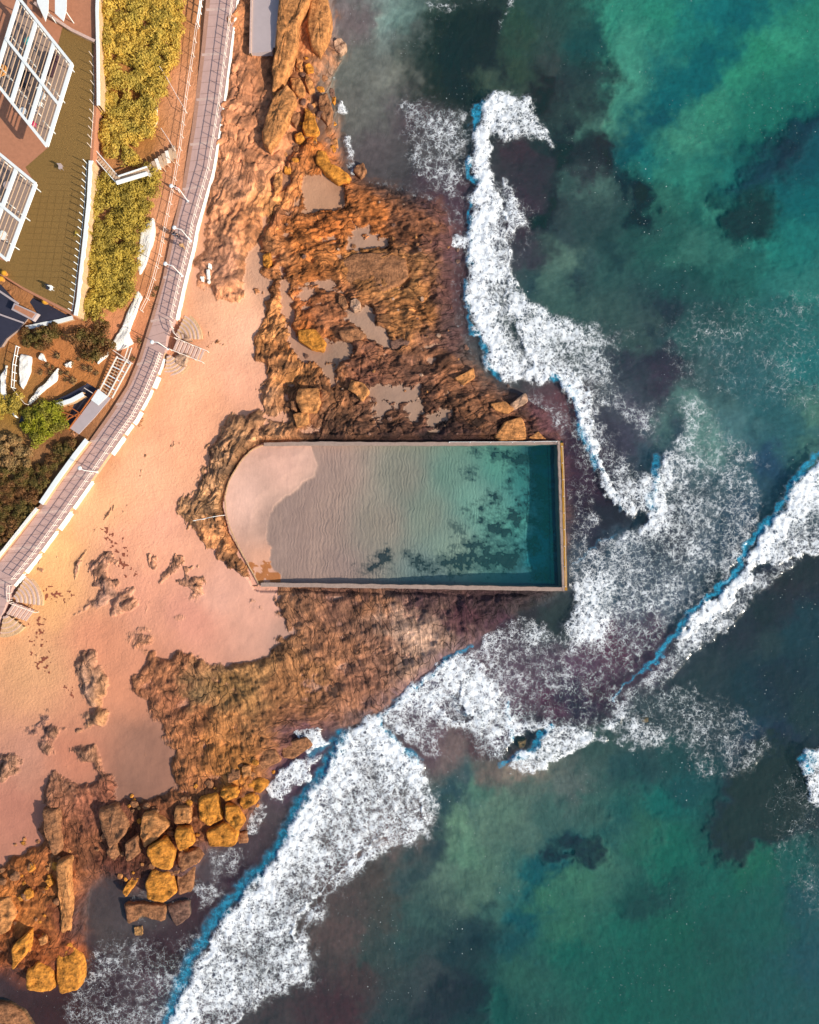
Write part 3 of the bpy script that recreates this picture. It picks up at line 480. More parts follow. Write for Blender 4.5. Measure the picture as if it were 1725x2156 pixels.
def water_material(name, foamy=True):
    w = NT(name); P = w.pos(); P = w.vm('MULTIPLY', P, (1, 1, 0))
    att = w.n('ShaderNodeSeparateColor'); w.l(w.attr('fx').outputs['Color'], att.inputs[0])   # foam, aerated, scatter
    F, Cn, Sc = att.outputs
    rip = w.m_('ADD', w.m_('MULTIPLY', w.noise(P, 1.1, 6, .62), .16), w.m_('MULTIPLY', w.noise(P, 5, 3, .6), .02))
    tr = w.n('ShaderNodeBsdfTransparent'); w.l(w.attr('wt').outputs['Color'], tr.inputs[0])
    df = w.n('ShaderNodeBsdfDiffuse'); df.inputs[0].default_value = (.005, .17, .17, 1)
    body = w.n('ShaderNodeMixShader'); w.l(Sc, body.inputs[0]); w.l(tr.outputs[0], body.inputs[1]); w.l(df.outputs[0], body.inputs[2])
    top = body.outputs[0]
    nd_ = w.bump(w.m_('ADD', w.m_('MULTIPLY', w.noise(w.vm('MULTIPLY', P, (1.3, .55, 1)), 1.0, 6, .68), .22), w.m_('MULTIPLY', w.noise(P, 6, 3, .6), .03)), .8 if foamy else .15, 1.0); w.l(nd_, df.inputs['Normal'])
    gl = w.n('ShaderNodeBsdfGlossy'); gl.inputs[1].default_value = .12; gl.inputs[0].default_value = (1, 1, 1, 1)
    nb = w.bump(rip, .22 if foamy else .08, 1.0); w.l(nb, gl.inputs['Normal'])
    lw = w.n('ShaderNodeLayerWeight'); lw.inputs[0].default_value = .5; w.l(nb, lw.inputs[1])
    fr = w.m_('MULTIPLY_ADD', w.m_('POWER', lw.outputs['Facing'], 5.0), .98, .02)
    mg = w.n('ShaderNodeMixShader'); w.l(fr, mg.inputs[0]); w.l(top, mg.inputs[1]); w.l(gl.outputs[0], mg.inputs[2]); top = mg.outputs[0]
    if foamy:
        wp = w.vm('ADD', P, w.vm('SCALE', w.noise(P, .8, 6, .68, True), scale=2.2))
        wp2 = w.vm('ADD', P, w.vm('SCALE', w.noise(P, 1.7, 5, .72, True), scale=1.3))
        V1 = w.vor(wp, 1.0); V2 = w.vor(wp2, 1.9); N = w.noise(P, 1.3, 6, .7); B = w.noise(P, .22, 7, .68)
        LA = w.m_('ABSOLUTE', w.m_('SUBTRACT', w.noise(wp, 1.25, 2, .5), .5))
        nz = w.m_('SUBTRACT', N, .5); bz = w.m_('SUBTRACT', B, .5)
        B2 = w.m_('SUBTRACT', w.noise(w.vm('MULTIPLY', P, (.8, .5, 1)), 1.0, 4, .6), .5)
        ft = w.m_('ADD', w.m_('ADD', F, w.m_('MULTIPLY', B2, .45)), w.m_('MULTIPLY', bz, w.m_('MULTIPLY_ADD', F, .3, .75))); ft = w.m_('MULTIPLY', ft, w.smooth(F, .02, .14))
        def web(Vn, k, soft, nzk, off):
            th_ = w.m_('ADD', w.m_('MULTIPLY', w.m_('SUBTRACT', ft, off), k), w.m_('MULTIPLY', nz, nzk))
            return w.smooth(w.m_('SUBTRACT', th_, Vn), -soft*.6, soft*.6)
        f1 = web(V1, .105, .032, .12, .20); f2 = web(V2, .20, .05, .22, .44); f3 = web(LA, .040, .012, .035, .24)
        f1 = w.m_('MULTIPLY', f1, w.m_('MULTIPLY_ADD', w.smooth(ft, .2, .7), .6, .4)); f3 = w.m_('MULTIPLY', f3, w.smooth(ft, .15, .7))
        N2 = w.m_('SUBTRACT', w.noise(wp, .85, 5, .62), .5)
        cl = w.smooth(w.m_('ADD', ft, w.m_('ADD', w.m_('MULTIPLY', nz, 1.1), w.m_('MULTIPLY', N2, 2.5))), .77, .97)
        fo = w.m_('MAXIMUM', w.m_('MAXIMUM', f1, f3), w.m_('MAXIMUM', f2, cl))
        fo = w.m_('MULTIPLY', fo, w.m_('MULTIPLY', w.smooth(ft, .04, .2), w.m_('MULTIPLY', w.m_('MULTIPLY_ADD', w.smooth(ft, .35, .95), .5, .5), w.m_('MULTIPLY_ADD', w.smooth(N, .36, .56), .45, .55))))
        sp = w.smooth(w.noise(P, 4.6, 2, .5), .715, .75); glint_m = w.m_('MULTIPLY', sp, w.m_('MULTIPLY', w.smooth(w.noise(P, .1, 3, .6), .48, .62), .9))  # painted sun glints: white specks added to the foam mask
        fo = w.m_('MAXIMUM', fo, glint_m)
        haze_ = w.m_('MULTIPLY', w.smooth(ft, .35, 1.1), .38)      # aerated water under the foam
        aer = w.m_('MAXIMUM', w.m_('MULTIPLY', w.smooth(Cn, .0, 1.0), w.m_('MULTIPLY_ADD', w.smooth(N, .38, .62), .55, .33)), haze_)
        ad = w.n('ShaderNodeBsdfDiffuse')
        w.l(w.mixc(w.smooth(Cn, .15, .6), (.27, .31, .40), (.035, .33, .52)), ad.inputs[0])
        m1 = w.n('ShaderNodeMixShader'); w.l(aer, m1.inputs[0]); w.l(top, m1.inputs[1]); w.l(ad.outputs[0], m1.inputs[2])
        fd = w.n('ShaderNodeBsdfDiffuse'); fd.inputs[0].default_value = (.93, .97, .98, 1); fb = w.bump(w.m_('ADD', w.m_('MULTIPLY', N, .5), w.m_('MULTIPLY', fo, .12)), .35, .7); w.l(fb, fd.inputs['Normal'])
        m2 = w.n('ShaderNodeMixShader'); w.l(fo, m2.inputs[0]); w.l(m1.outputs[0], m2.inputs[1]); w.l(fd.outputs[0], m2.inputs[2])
        top = m2.outputs[0]
    w.l(top, w.out.inputs[0]); return w.m
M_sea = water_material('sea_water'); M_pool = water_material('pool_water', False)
fx = np.stack([foam, cyan, fs[..., 0]*np.ones_like(foam)], -1)
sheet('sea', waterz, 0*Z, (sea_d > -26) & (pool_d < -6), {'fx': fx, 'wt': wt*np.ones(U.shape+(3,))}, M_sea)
sheet('pool_water', PW+(fbm(U/26, V/26, 3, 300)-.5)*.02, 0*Z+PW, pool_d > -3, {'fx': np.stack([0*foam, 0*foam, pfs[..., 0]*np.ones_like(foam)], -1), 'wt': pwt*np.ones(U.shape+(3,))}, M_pool)

def simple(name, color, rough=.8, n_scale=3.0, n_amt=.35, bump=0.0, b_scale=None, spec=.3, metallic=0, space='pos'):
    m = NT(name); P = m.pos() if space == 'pos' else m.obj()
    k = m.m_('MULTIPLY_ADD', m.noise(P, n_scale, 5, .6), n_amt*2, 1-n_amt)
    cc = m.n('ShaderNodeRGB'); cc.outputs[0].default_value = (*color, 1)
    nrm = m.bump(m.noise(P, b_scale or n_scale*3, 5, .65), 1.0, bump) if bump else None
    m.principled(m.vm('SCALE', cc.outputs[0], scale=k), rough, nrm, spec, metallic); return m.m
def tag(o, label=None, cat=None, group=None, kind=None):
    if label: o['label'] = label
    if cat: o['category'] = cat
    if group: o['group'] = group
    if kind: o['kind'] = kind
    return o
# seaweed as its own low mats, the pool mat with painted wall shadow
M_weed = simple('seaweed_shade_dark', (.03, .035, .04), .7, 2.5, .5, .05); M_kelp = simple('seaweed_brown', (.26, .075, .04), .7, 3, .5, .05)
wl = np.zeros(U.shape+(3,), np.float32)
if poolweed_shade.any(): tag(sheet('seaweed', Z+.05+.12*lump, zb, poolweed_shade, {}, M_weed, 'stuff'), 'dark weed clumps and painted wall shadow on the sandy floor of the rock pool', 'seaweed')
if sandweed.any(): tag(sheet('seaweed', Z+.03+.06*lump, zb, sandweed, {}, M_kelp, 'stuff'), 'rust brown seaweed scraps washed up on the beach sand', 'seaweed')
# ------------------------------------------------------------------ builders for the things
from mathutils import noise as mnoise
rnd = random.Random(7)
def PT(u, v, z=0.0): k = (H-z)/H/S; return Vector(((u-CX)*k, (CY-v)*k, z))
def ground_z(u, v, z0=None):
    ix = int(np.clip(np.searchsorted(au, u), 0, NX-1)); iy = int(np.clip(np.searchsorted(av, v), 0, NY-1)); return float(Z[iy, ix])
class MB:
    def __init__(s): s.v = []; s.f = []
    def bar(s, a, b, w, h, up=Vector((0, 0, 1))):
        """box from a to b; a, b on the centre of its underside"""
        d = (b-a).normalized(); r = d.cross(up)
        r = Vector((1, 0, 0)) if r.length < 1e-4 else r.normalized()
        n = r.cross(d).normalized(); k = len(s.v)
        for p in (a, b):
            for x, y in ((-.5, 0), (.5, 0), (.5, 1), (-.5, 1)): s.v.append(p+r*(x*w)+n*(y*h))
        s.f += [(k, k+1, k+2, k+3), (k+7, k+6, k+5, k+4), (k, k+4, k+5, k+1), (k+1, k+5, k+6, k+2), (k+2, k+6, k+7, k+3), (k+3, k+7, k+4, k)]
    def tube(s, a, b, r0, r1=None, n=7):
        r1 = r0 if r1 is None else r1; d = (b-a).normalized(); x = d.orthogonal().normalized(); y = d.cross(x); k = len(s.v)
        for p, r in ((a, r0), (b, r1)):
            for i in range(n):
                t = 2*math.pi*i/n; s.v.append(p+(x*math.cos(t)+y*math.sin(t))*r)
        for i in range(n): j = (i+1) % n; s.f.append((k+i, k+j, k+n+j, k+n+i))
        s.f.append(tuple(range(k+n-1, k-1, -1))); s.f.append(tuple(range(k+n, k+2*n)))
    def path(s, pts, r, n=7):
        for a, b in zip(pts[:-1], pts[1:]): s.tube(a, b, r, n=n)
    def prism(s, top, depth):
        """slab with the outline top (points), going depth metres down"""
        k = len(s.v); n = len(top); s.v += [Vector(p) for p in top]+[Vector(p)-Vector((0, 0, depth)) for p in top]
        ar = sum(top[i].x*top[(i+1) % n].y-top[(i+1) % n].x*top[i].y for i in range(n))
        o = list(range(n)) if ar > 0 else list(range(n-1, -1, -1))
        s.f.append(tuple(k+i for i in o)); s.f.append(tuple(k+n+i for i in reversed(o)))
        for i in range(n): a, b = o[i], o[(i+1) % n]; s.f.append((k+b, k+a, k+n+a, k+n+b))
    def ball(s, c, r, n=8, m=5, zs=1.0):
        k = len(s.v)
        for j in range(m+1):
            t = math.pi*j/m
            for i in range(n): p = 2*math.pi*i/n; s.v.append(c+Vector((r*math.sin(t)*math.cos(p), r*math.sin(t)*math.sin(p), r*zs*math.cos(t))))
        for j in range(m):
            for i in range(n): q = (i+1) % n; s.f.append((k+j*n+i, k+(j+1)*n+i, k+(j+1)*n+q, k+j*n+q))
    def strip(s, rows):
        """surface through rows of points"""
        k = len(s.v); n = len(rows[0])
        for r in rows: s.v += list(r)
        for j in range(len(rows)-1):
            for i in range(n-1): s.f.append((k+j*n+i, k+j*n+i+1, k+(j+1)*n+i+1, k+(j+1)*n+i))
    def build(s, name, mat, parent=None, smooth=False, loc=None):
        loc = loc if loc is not None else ((parent.parent or parent).location if parent else Vector((0, 0, 0)))
        me = bpy.data.meshes.new(name); me.from_pydata([tuple(v-loc) for v in s.v], [], s.f)
        if smooth: me.polygons.foreach_set('use_smooth', [True]*len(s.f))
        me.materials.append(mat); me.update(); o = bpy.data.objects.new(name, me); col.objects.link(o)
        if parent: o.parent = parent
        else: o.location = loc
        return o
def empty(name, loc, label=None, cat=None, group=None, rz=0):
    o = bpy.data.objects.new(name, None); o.location = loc; o.rotation_euler.z = rz; o.empty_display_size = .3; col.objects.link(o)
    return tag(o, label, cat, group)
def poly_resample(pts, step):
    out = [pts[0]]
    for a, b in zip(pts[:-1], pts[1:]):
        L = math.hypot(b[0]-a[0], b[1]-a[1]); n = max(1, round(L/step))
        out += [(a[0]+(b[0]-a[0])*i/n, a[1]+(b[1]-a[1])*i/n) for i in range(1, n+1)]
    return out
def smoothline(pts, k=2):
    for _ in range(k):
        o = [pts[0]]
        for a, b in zip(pts[:-1], pts[1:]): o += [(a[0]*.75+b[0]*.25, a[1]*.75+b[1]*.25), (a[0]*.25+b[0]*.75, a[1]*.25+b[1]*.75)]
        pts = o+[pts[-1]]
    return pts
def inside(p, pg):
    x, y = p; c = False
    for i in range(len(pg)):
        x0, y0 = pg[i]; x1, y1 = pg[(i+1) % len(pg)]
        if (y0 > y) != (y1 > y) and x < x0+(y-y0)*(x1-x0)/(y1-y0): c = not c
    return c
M_conc = simple('concrete', (.36, .26, .21), .85, 2.2, .35, .03); M_pave = simple('promenade_concrete', (.54, .35, .30), .8, 1.2, .18, .01, 6)
M_joint = simple('joint_dark', (.33, .20, .165), .9); M_band = simple('band_pale', (.60, .42, .35), .8)
M_white = simple('white_paint', (.82, .85, .82), .5, 2, .06); M_rail = simple('rail_cream', (.84, .72, .62), .45, 3, .05, metallic=0)
M_stone = simple('pale_overlit_sandstone', (.92, .86, .76), .9, 1.6, .22, .10, 4); M_stone2 = simple('warm_sandstone', (.62, .40, .22), .9, 1.6, .35, .12, 4)  # M_stone is whitened so its colour carries sun glare
M_algae = simple('algae_concrete', (.42, .22, .035), .85, 3, .45, .05); M_dark = simple('dark_roof_and_shade', (.035, .035, .055), .6, 1, .3)
M_wood = simple('weathered_timber', (.58, .40, .26), .8, 4, .3, .02); M_rust = simple('rusty_steel', (.42, .12, .03), .7, 3, .3); M_grey = simple('grey_sheet', (.46, .38, .37), .7, .8, .12)
M_terra = simple('terracotta_paving', (.46, .20, .11), .85, 2, .25, .01); M_deck = simple('grey_deck', (.30, .22, .18), .8, 3, .25)
M_lawn = simple('dry_lawn', (.25, .145, .042), .95, 5, .35, .10, 12)

# ---- the pool: one concrete basin
root = empty('rock_pool_basin', PT(865, 1085, .4), 'rectangular concrete sea pool wall with rounded sandy end on the reef', 'pool')
def wallrun(name, pts, w, z, dep, mat):
    m = MB(); pts = poly_resample(pts, 12); P3 = [PT(x+rnd.uniform(-.5, .5), y+rnd.uniform(-.5, .5), z) for x, y in pts]
    L = []; Rr = []
    for i, p in enumerate(P3):
        d = (P3[min(i+1, len(P3)-1)]-P3[max(i-1, 0)]).normalized(); n = Vector((-d.y, d.x, 0)); ww = w*rnd.uniform(.86, 1.12)
        L.append(p+n*ww/2); Rr.append(p-n*ww/2)
    dz = Vector((0, 0, -dep)); m.strip([[a+dz for a in L], L, Rr, [b+dz for b in Rr]])
    k = len(L); m.f += [(0, k, 2*k, 3*k), (k-1, 4*k-1, 3*k-1, 2*k-1)]
    return m.build(name, mat, root)
wallrun('wall', [(556, 936), (640, 934), (900, 934.5), (1177, 932)], .50, .92, 3.2, M_conc)
wallrun('wall', [(549, 1231), (700, 1233), (900, 1236), (1186, 1241)], .55, .95, 3.2, M_conc)
wallrun('wall', [(1177, 929), (1179, 1000), (1183, 1120), (1187, 1245)], .34, .98, 3.2, M_conc)
wallrun('ledge', [(1183, 932), (1186, 1000), (1189, 1120), (1192, 1243)], .36, .80, 3.0, M_algae)
wallrun('wall', smoothline([(556, 936), (530, 946), (502, 978), (478, 1020), (472, 1062), (486, 1120), (514, 1172), (546, 1231)]), .15, .66, 1.2, M_stone2)
def fence_run(name, pts, z, hgt, step, label, cat, group=None, r=.05, mat=None, rails=(1.0,), post_h=None, base=.0, lean=0.0):
    r *= .75
    """posts along the line, rails at fractions of the height; returns the thing"""
    mat = mat or M_rail; pts = poly_resample(pts, step)
    zf = z if callable(z) else (lambda u, v: z)
    P3 = [PT(x, y, zf(x, y)) for x, y in pts]
    rt = empty(name, P3[0], label, cat, group)
    for k, fr in enumerate(rails):
        m = MB(); m.path([p+Vector((0, 0, hgt*fr)) for p in P3], r); m.build('rail', mat, rt)
    for p in P3:
        m = MB(); m.tube(p-Vector((0, 0, base)), p+Vector((0, 0, hgt+.05)), r*1.25, n=6); m.bar(p+Vector((-.06, 0, 0)), p+Vector((.06, 0, 0)), .12, .04); pst = m.build('post', mat, rt)
    return rt
fence_run('chain_fence', [(946, 931.5), (990, 931.5), (1033, 931.5), (1079, 931.3), (1125, 931), (1172, 930)], .92, .85, 44, 'low white posts and chain along the seaward end of the upper pool wall', 'chain fence', r=.035, mat=M_white, rails=(.85,))
fence_run('chain_fence', [(1183, 940), (1186, 1010), (1188, 1080), (1189, 1150), (1190, 1235)], .98, .7, 40, 'thin posts and chain along the outer end wall of the pool', 'chain fence', r=.03, mat=M_rail, rails=(.85,))
fence_run('handrail', [(412, 1096), (430, 1093), (452, 1088), (472, 1085)], lambda u, v: max(ground_z(u, v), .6), 1.0, 22, 'white metal handrail crossing the rocks into the sandy end of the pool', 'handrail', r=.045, mat=M_white)

# ---- promenade
RE = [(512, -110), (497, 0), (484, 100), (468, 225), (446, 360), (428, 456), (404, 522), (386, 593), (368, 672), (352, 704), (347, 742), (336, 775), (312, 831), (286, 879), (260, 914), (200, 1000), (132, 1096), (79, 1168), (28, 1231), (6, 1290), (-60, 1400)]
LE = [(445, -110), (434, 0), (424, 106), (405, 264), (383, 400), (364, 480), (342, 588), (312, 690), (303, 720), (292, 755), (268, 812), (232, 868), (182, 938), (130, 1005), (85, 1062), (18, 1149), (-40, 1220), (-90, 1290), (-160, 1400)]
RE = [(402+10, 478) if p == (428, 456) else p for p in RE]
def curve_eval(pts, t):
    L = [0]
    for a, b in zip(pts[:-1], pts[1:]): L.append(L[-1]+math.hypot(b[0]-a[0], b[1]-a[1]))
    x = t*L[-1]; i = 0
    while i < len(L)-2 and L[i+1] < x: i += 1
    f = (x-L[i])/max(1e-6, L[i+1]-L[i]); a, b = pts[i], pts[i+1]; return (a[0]+(b[0]-a[0])*f, a[1]+(b[1]-a[1])*f)
PZ = 4.15; NS = 140
rowL = [curve_eval(LE, i/NS) for i in range(NS+1)]; rowR = [curve_eval(RE, i/NS) for i in range(NS+1)]
m = MB(); tl = [PT(*p, PZ) for p in rowL]; tr = [PT(*p, PZ) for p in rowR]; dn = Vector((0, 0, -2.6))
m.strip([[p+dn for p in tl], tl, tr, [p+dn for p in tr]]); m.build('promenade', M_pave)['kind'] = 'structure'
m = MB(); mb = MB()
for i in range(NS*1):
    a = Vector(tl[i]); b = Vector(tr[i])
    if i % 2 == 0 : m.bar(a+Vector((0, 0, .002)), b+Vector((0, 0, .002)), .05, .004)
    if i % 8 == 3: mb.bar(a.lerp(b, .04)+Vector((0, 0, .004)), a.lerp(b, .93)+Vector((0, 0, .004)), .34, .006)
m.build('promenade_joint', M_joint)['kind'] = 'structure'; mb.build('promenade_band', M_band)['kind'] = 'structure'
m = MB(); e = [a.lerp(b, .14) for a, b in zip(tl, tr)]
m.strip([[p+Vector((0, 0, .008)) for p in [a.lerp(b, .0) for a, b in zip(tl, tr)]], [p+Vector((0, 0, .008)) for p in e]]); m.build('promenade_edging', simple('edge_pebble', (.44, .24, .165), .9, 3, .3))['kind'] = 'structure'
def cut(pts, v0, v1):
    o = []
    for a, b in zip(pts[:-1], pts[1:]):
        for i in range(6):
            p = (a[0]+(b[0]-a[0])*i/6, a[1]+(b[1]-a[1])*i/6)
            if v0 <= p[1] <= v1: o.append(p)
    return o
def off(pts, d):
    o = []
    for i, p in enumerate(pts):
        a = pts[max(i-1, 0)]; b = pts[min(i+1, len(pts)-1)]; L = math.hypot(b[0]-a[0], b[1]-a[1])+1e-6
        o.append((p[0]-(b[1]-a[1])/L*d, p[1]+(b[0]-a[0])/L*d))
    return o
# offsets: positive to the left of travel (down the page) means towards the land
SEA1 = cut(RE, -100, 676); SEA2 = cut(RE, 742, 1236)
for pts, lab, brk in ((SEA1, 'continuous white coping of the sea wall beside the upper promenade', 0), (SEA2, 'broken white stone sea wall edge between the two beach stairs', 1)):
    pts = smoothline(pts, 1); rt = empty('sea_wall', PT(*pts[0], PZ), lab, 'sea wall')
    res = poly_resample(pts, 9); seg = MB(); dz = Vector((0, 0, 1)); i = 0; q = []
    inner = off(res, -1.5); outer = off(res, -9.5 if not brk else -12)
    while i < len(res)-1:
        n = rnd.choice((5, 7, 10)) if brk else 7; j = min(i+n, len(res)-1)
        if brk and rnd.random() < .2: i = j; continue
        w = 1.0 if not brk else rnd.uniform(.55, 1.0)
        top = [PT(inner[k][0], inner[k][1], PZ-.02) for k in range(i, j+1)]
        mid = [PT(inner[k][0]+(outer[k][0]-inner[k][0])*.62*w, inner[k][1]+(outer[k][1]-inner[k][1])*.62*w, PZ-.12) for k in range(i, j+1)]
        bot = [PT(inner[k][0]+(outer[k][0]-inner[k][0])*w*rnd.uniform(.92, 1.06), inner[k][1]+(outer[k][1]-inner[k][1])*w, PZ-.9) for k in range(i, j+1)]
        mm = MB(); mm.strip([[p-dz for p in top], top, mid, bot, [p-dz*2.2 for p in bot]]); mm.build('stone_block', M_stone, rt); i = j+(1 if brk else 0)
    m = MB(); m.strip([[PT(*p, PZ-.05) for p in off(res, -.5)], [PT(*p, PZ-1.0) for p in off(res, -6)], [PT(*p, PZ-3.2) for p in off(res, -9)]]); m.build('wall_base', M_stone2, rt)
fence_run('railing', off(cut(RE, -60, 676), 4), PZ, 1.1, 23, 'long white double railing along the sea side of the upper promenade', 'railing', 'railings of the promenade', rails=(1.0, .5))
fence_run('railing', [(363, 679), (366, 692), (371, 705), (377, 711)], PZ, 1.1, 14, 'short bent railing piece just above the curved steps', 'railing', 'railings of the promenade', rails=(1.0, .5))
fence_run('railing', off(cut(RE, 745, 1230), 4), PZ, 1.1, 23, 'white double railing between the middle stairs and the lower stairs', 'railing', 'railings of the promenade', rails=(1.0, .5))
fence_run('railing', [(25, 1232), (24, 1248), (25, 1264)], PZ, 1.1, 16, 'short upright railing piece at the head of the lower stairs', 'railing', 'railings of the promenade', rails=(1.0, .5))
fence_run('railing', [(418, 60), (410, 120), (396, 211), (383, 317), (372, 380), (357, 456), (341, 540), (328, 590), (315, 632), (302, 657)], PZ+.1, 1.1, 30, 'thin cream railing on the land side of the promenade below the shrubs', 'railing', 'railings of the promenade', rails=(1.0, .45), r=.04)
fence_run('railing', [(420, -20), (428, 0), (424, 30), (420, 56)], PZ, 1.1, 20, 'short thick white railing on the land side at the top edge', 'railing', 'railings of the promenade', rails=(1.0, .5), r=.09, mat=M_white)

# ---- stairs to the beach
def flight(name, a0, a1, b0, b1, z0, z1, n, label, rail_labels):
    """treads between the left line a0-a1 and right line b0-b1 going down"""
    rt = empty(name, PT((a0[0]+b0[0])/2, (a0[1]+b0[1])/2, z0), label, 'stairs')
    for i in range(n):
        t = (i+.5)/n; z = z0-(z0-z1)*(i+1)/n
        A = PT(a0[0]+(a1[0]-a0[0])*t, a0[1]+(a1[1]-a0[1])*t, z); B = PT(b0[0]+(b1[0]-b0[0])*t, b0[1]+(b1[1]-b0[1])*t, z)
        w = (Vector(PT(*a1, z))-Vector(PT(*a0, z))).length/n
        m = MB(); m.bar(A-Vector((0, 0, .5)), B-Vector((0, 0, .5)), w*.62, .5); m.build('tread', M_band, rt)
        m = MB(); m.bar(A-Vector((0, 0, .75)), B-Vector((0, 0, .75)), w*1.15, .45); m.build('riser', M_terra, rt)
    for (p0, p1), lb in zip(((a0, a1), (b0, b1)), rail_labels):
        if lb: fence_run('handrail', [p0, p1], (lambda u, v, p0=p0, p1=p1: z0-(z0-z1)*min(1, math.hypot(u-p0[0], v-p0[1])/math.hypot(p1[0]-p0[0], p1[1]-p0[1]))), .95, 18, lb, 'handrail', r=.055, mat=M_rail)
    return rt
flight('beach_stairs', (372, 714), (440, 742), (362, 738), (430, 765), 4.1, 2.3, 9, 'straight flight of slatted stairs from the promenade bend down to the sand', ('cream handrail on the upper side of the middle beach stairs', 'cream handrail on the lower side of the middle beach stairs'))
flight('beach_stairs', (28, 1268), (82, 1288), (12, 1292), (64, 1311), 4.1, 2.3, 7, 'straight slatted stairs at the lower left end of the promenade', ('short handrail above the lower left stairs', None))
def terraces(cx, cy, r0, r1, n, a0, a1, z0, z1, label, sy=1.0):
    rt = empty('curved_steps', PT(cx, cy, z0), label, 'steps')
    for i in range(n):
        ra = r0+(r1-r0)*i/n; rb = r0+(r1-r0)*(i+.42)/n; z = z0-(z0-z1)*i/(n-1); A = []; B = []; C = []
        for k in range(17):
            t = R(a0+(a1-a0)*k/16); A.append(PT(cx+ra*math.cos(t), cy+ra*math.sin(t)*sy, z)); B.append(PT(cx+rb*math.cos(t), cy+rb*math.sin(t)*sy, z)); C.append(PT(cx+(rb+(r1-r0)/n*.8)*math.cos(t), cy+(rb+(r1-r0)/n*.8)*math.sin(t)*sy, z-.22))
        d = Vector((0, 0, -1.2)); m = MB(); m.strip([[p+d for p in A], A, B, [p+d*.17 for p in B]]); m.build('step_edge', M_band, rt)
        m = MB(); m.strip([[p+d*.17 for p in B], C, [p+d for p in C]]); m.build('step_tread', M_stone2, rt)
    return rt
terraces(366, 712, 10, 58, 6, -64, 2, 4.0, 3.15, 'curved stone steps fanning out above the middle beach stairs')
terraces(352, 744, 6, 52, 6, 30, 98, 4.0, 3.0, 'curved stone steps fanning out below the middle beach stairs')
terraces(22, 1266, 12, 66, 6, -58, 8, 4.0, 3.1, 'curved pale stone steps fanning out above the lower left stairs')
terraces(8, 1290, 8, 50, 4, 35, 100, 4.0, 3.2, 'curved stone steps below the lower left stairs at the picture edge')

# ---- lamps, people
def lamp(u, v, lab, hd=(-.9, .25)):
    b = PT(u, v, PZ); rt = empty('street_lamp', b, lab, 'street lamp', 'lamps on the promenade')
    m = MB(); m.tube(b, b+Vector((0, 0, 3.9)), .07, .05); m.bar(b+Vector((-.15, 0, 0)), b+Vector((.15, 0, 0)), .3, .06); pole_ = m.build('pole', M_white, rt)
    t = b+Vector((0, 0, 3.9)); e2 = t+Vector((hd[0], hd[1], .12)); m = MB(); m.tube(t, e2, .045); m.build('arm', M_white, pole_)
    m = MB(); m.ball(e2, .27, 10, 6, .45); m.build('lamp_head', M_white, rt, True)
lamp(402, 508, 'white lamp post by the railing next to the dark clothed walkers'); lamp(384, 581, 'white lamp post by the railing above the middle beach stairs')
lamp(354, 735, 'white lamp post on the promenade bend at the head of the beach stairs', (-.7, 0)); lamp(396, 424, 'white lamp post beside the person in red')
lamp(205, 994, 'white lamp post halfway down the lower promenade railing', (-.5, .3))
M_skin = simple('skin', (.45, .26, .18), .6, 5, .1); M_hair = simple('hair', (.03, .02, .015), .7)
def person(u, v, z, heading, shirt, trousers, lab, stride=.28):
    b = PT(u, v, z); rt = empty('person', b, lab, 'person', None)
    V_ = [(0, 0, .95), (0, 0, 1.15), (0, 0, 1.38), (0, 0, 1.50), (0, .02, 1.60), (0, .02, 1.72),
          (-.09, 0, .90), (-.10, stride*.5, .50), (-.10, stride*.7, .08), (-.10, stride*.7+.16, .04), (.09, 0, .90), (.10, -stride*.3, .50), (.10, -stride, .10), (.10, -stride+.16, .04),
          (-.19, 0, 1.40), (-.24, -.06, 1.12), (-.24, .08, .88), (-.24, .12, .80), (.19, 0, 1.40), (.24, .06, 1.12), (.24, .20, .90), (.24, .25, .83)]
    E_ = [(0, 1), (1, 2), (2, 3), (3, 4), (4, 5), (0, 6), (6, 7), (7, 8), (8, 9), (0, 10), (10, 11), (11, 12), (12, 13), (2, 14), (14, 15), (15, 16), (16, 17), (2, 18), (18, 19), (19, 20), (20, 21)]
    Rr = [.14, .135, .15, .06, .09, .085, .09, .065, .045, .035, .09, .065, .045, .035, .06, .045, .035, .03, .06, .045, .035, .03]
    def skinned(name, idx, grow, mat, ver=None):
        mp = {j: i for i, j in enumerate(idx)}; me = bpy.data.meshes.new(name)
        me.from_pydata([V_[j] for j in idx], [(mp[a], mp[b]) for a, b in E_ if a in mp and b in mp], []); me.materials.append(mat)
        o = bpy.data.objects.new(name, me); col.objects.link(o); o.parent = rt
        o.modifiers.new('skin', 'SKIN'); lay = me.skin_vertices[0] if me.skin_vertices else None
        if lay is None: return o
        for i, j in enumerate(idx): r = Rr[j]+grow; lay.data[i].radius = (r, r)
        lay.data[0].use_root = True; s2 = o.modifiers.new('sub', 'SUBSURF'); s2.levels = 1; s2.render_levels = 1; return o
    skinned('body', list(range(22)), 0, M_skin)
    skinned('shirt', [0, 1, 2, 14, 15, 18, 19], .018, shirt); skinned('trousers', [0, 6, 7, 8, 10, 11, 12], .016, trousers)
    m = MB(); m.ball(b+Vector((0, .01, 1.70)), .115, 8, 5, 1.0); m.build('hair', M_hair, rt, True)
    rt.rotation_euler.z = heading
c_red = simple('red_cloth', (.55, .08, .04), .8); c_dark = simple('dark_cloth', (.03, .03, .045), .8); c_tan = simple('tan_cloth', (.55, .33, .14), .8); c_pale = simple('pale_cloth', (.7, .68, .66), .8)
person(378, 403, PZ+.03, 3.0, c_red, c_pale, 'person in a red top walking on the promenade'); person(380, 502, PZ+.03, .2, c_dark, c_dark, 'person in dark clothes walking beside the railing')
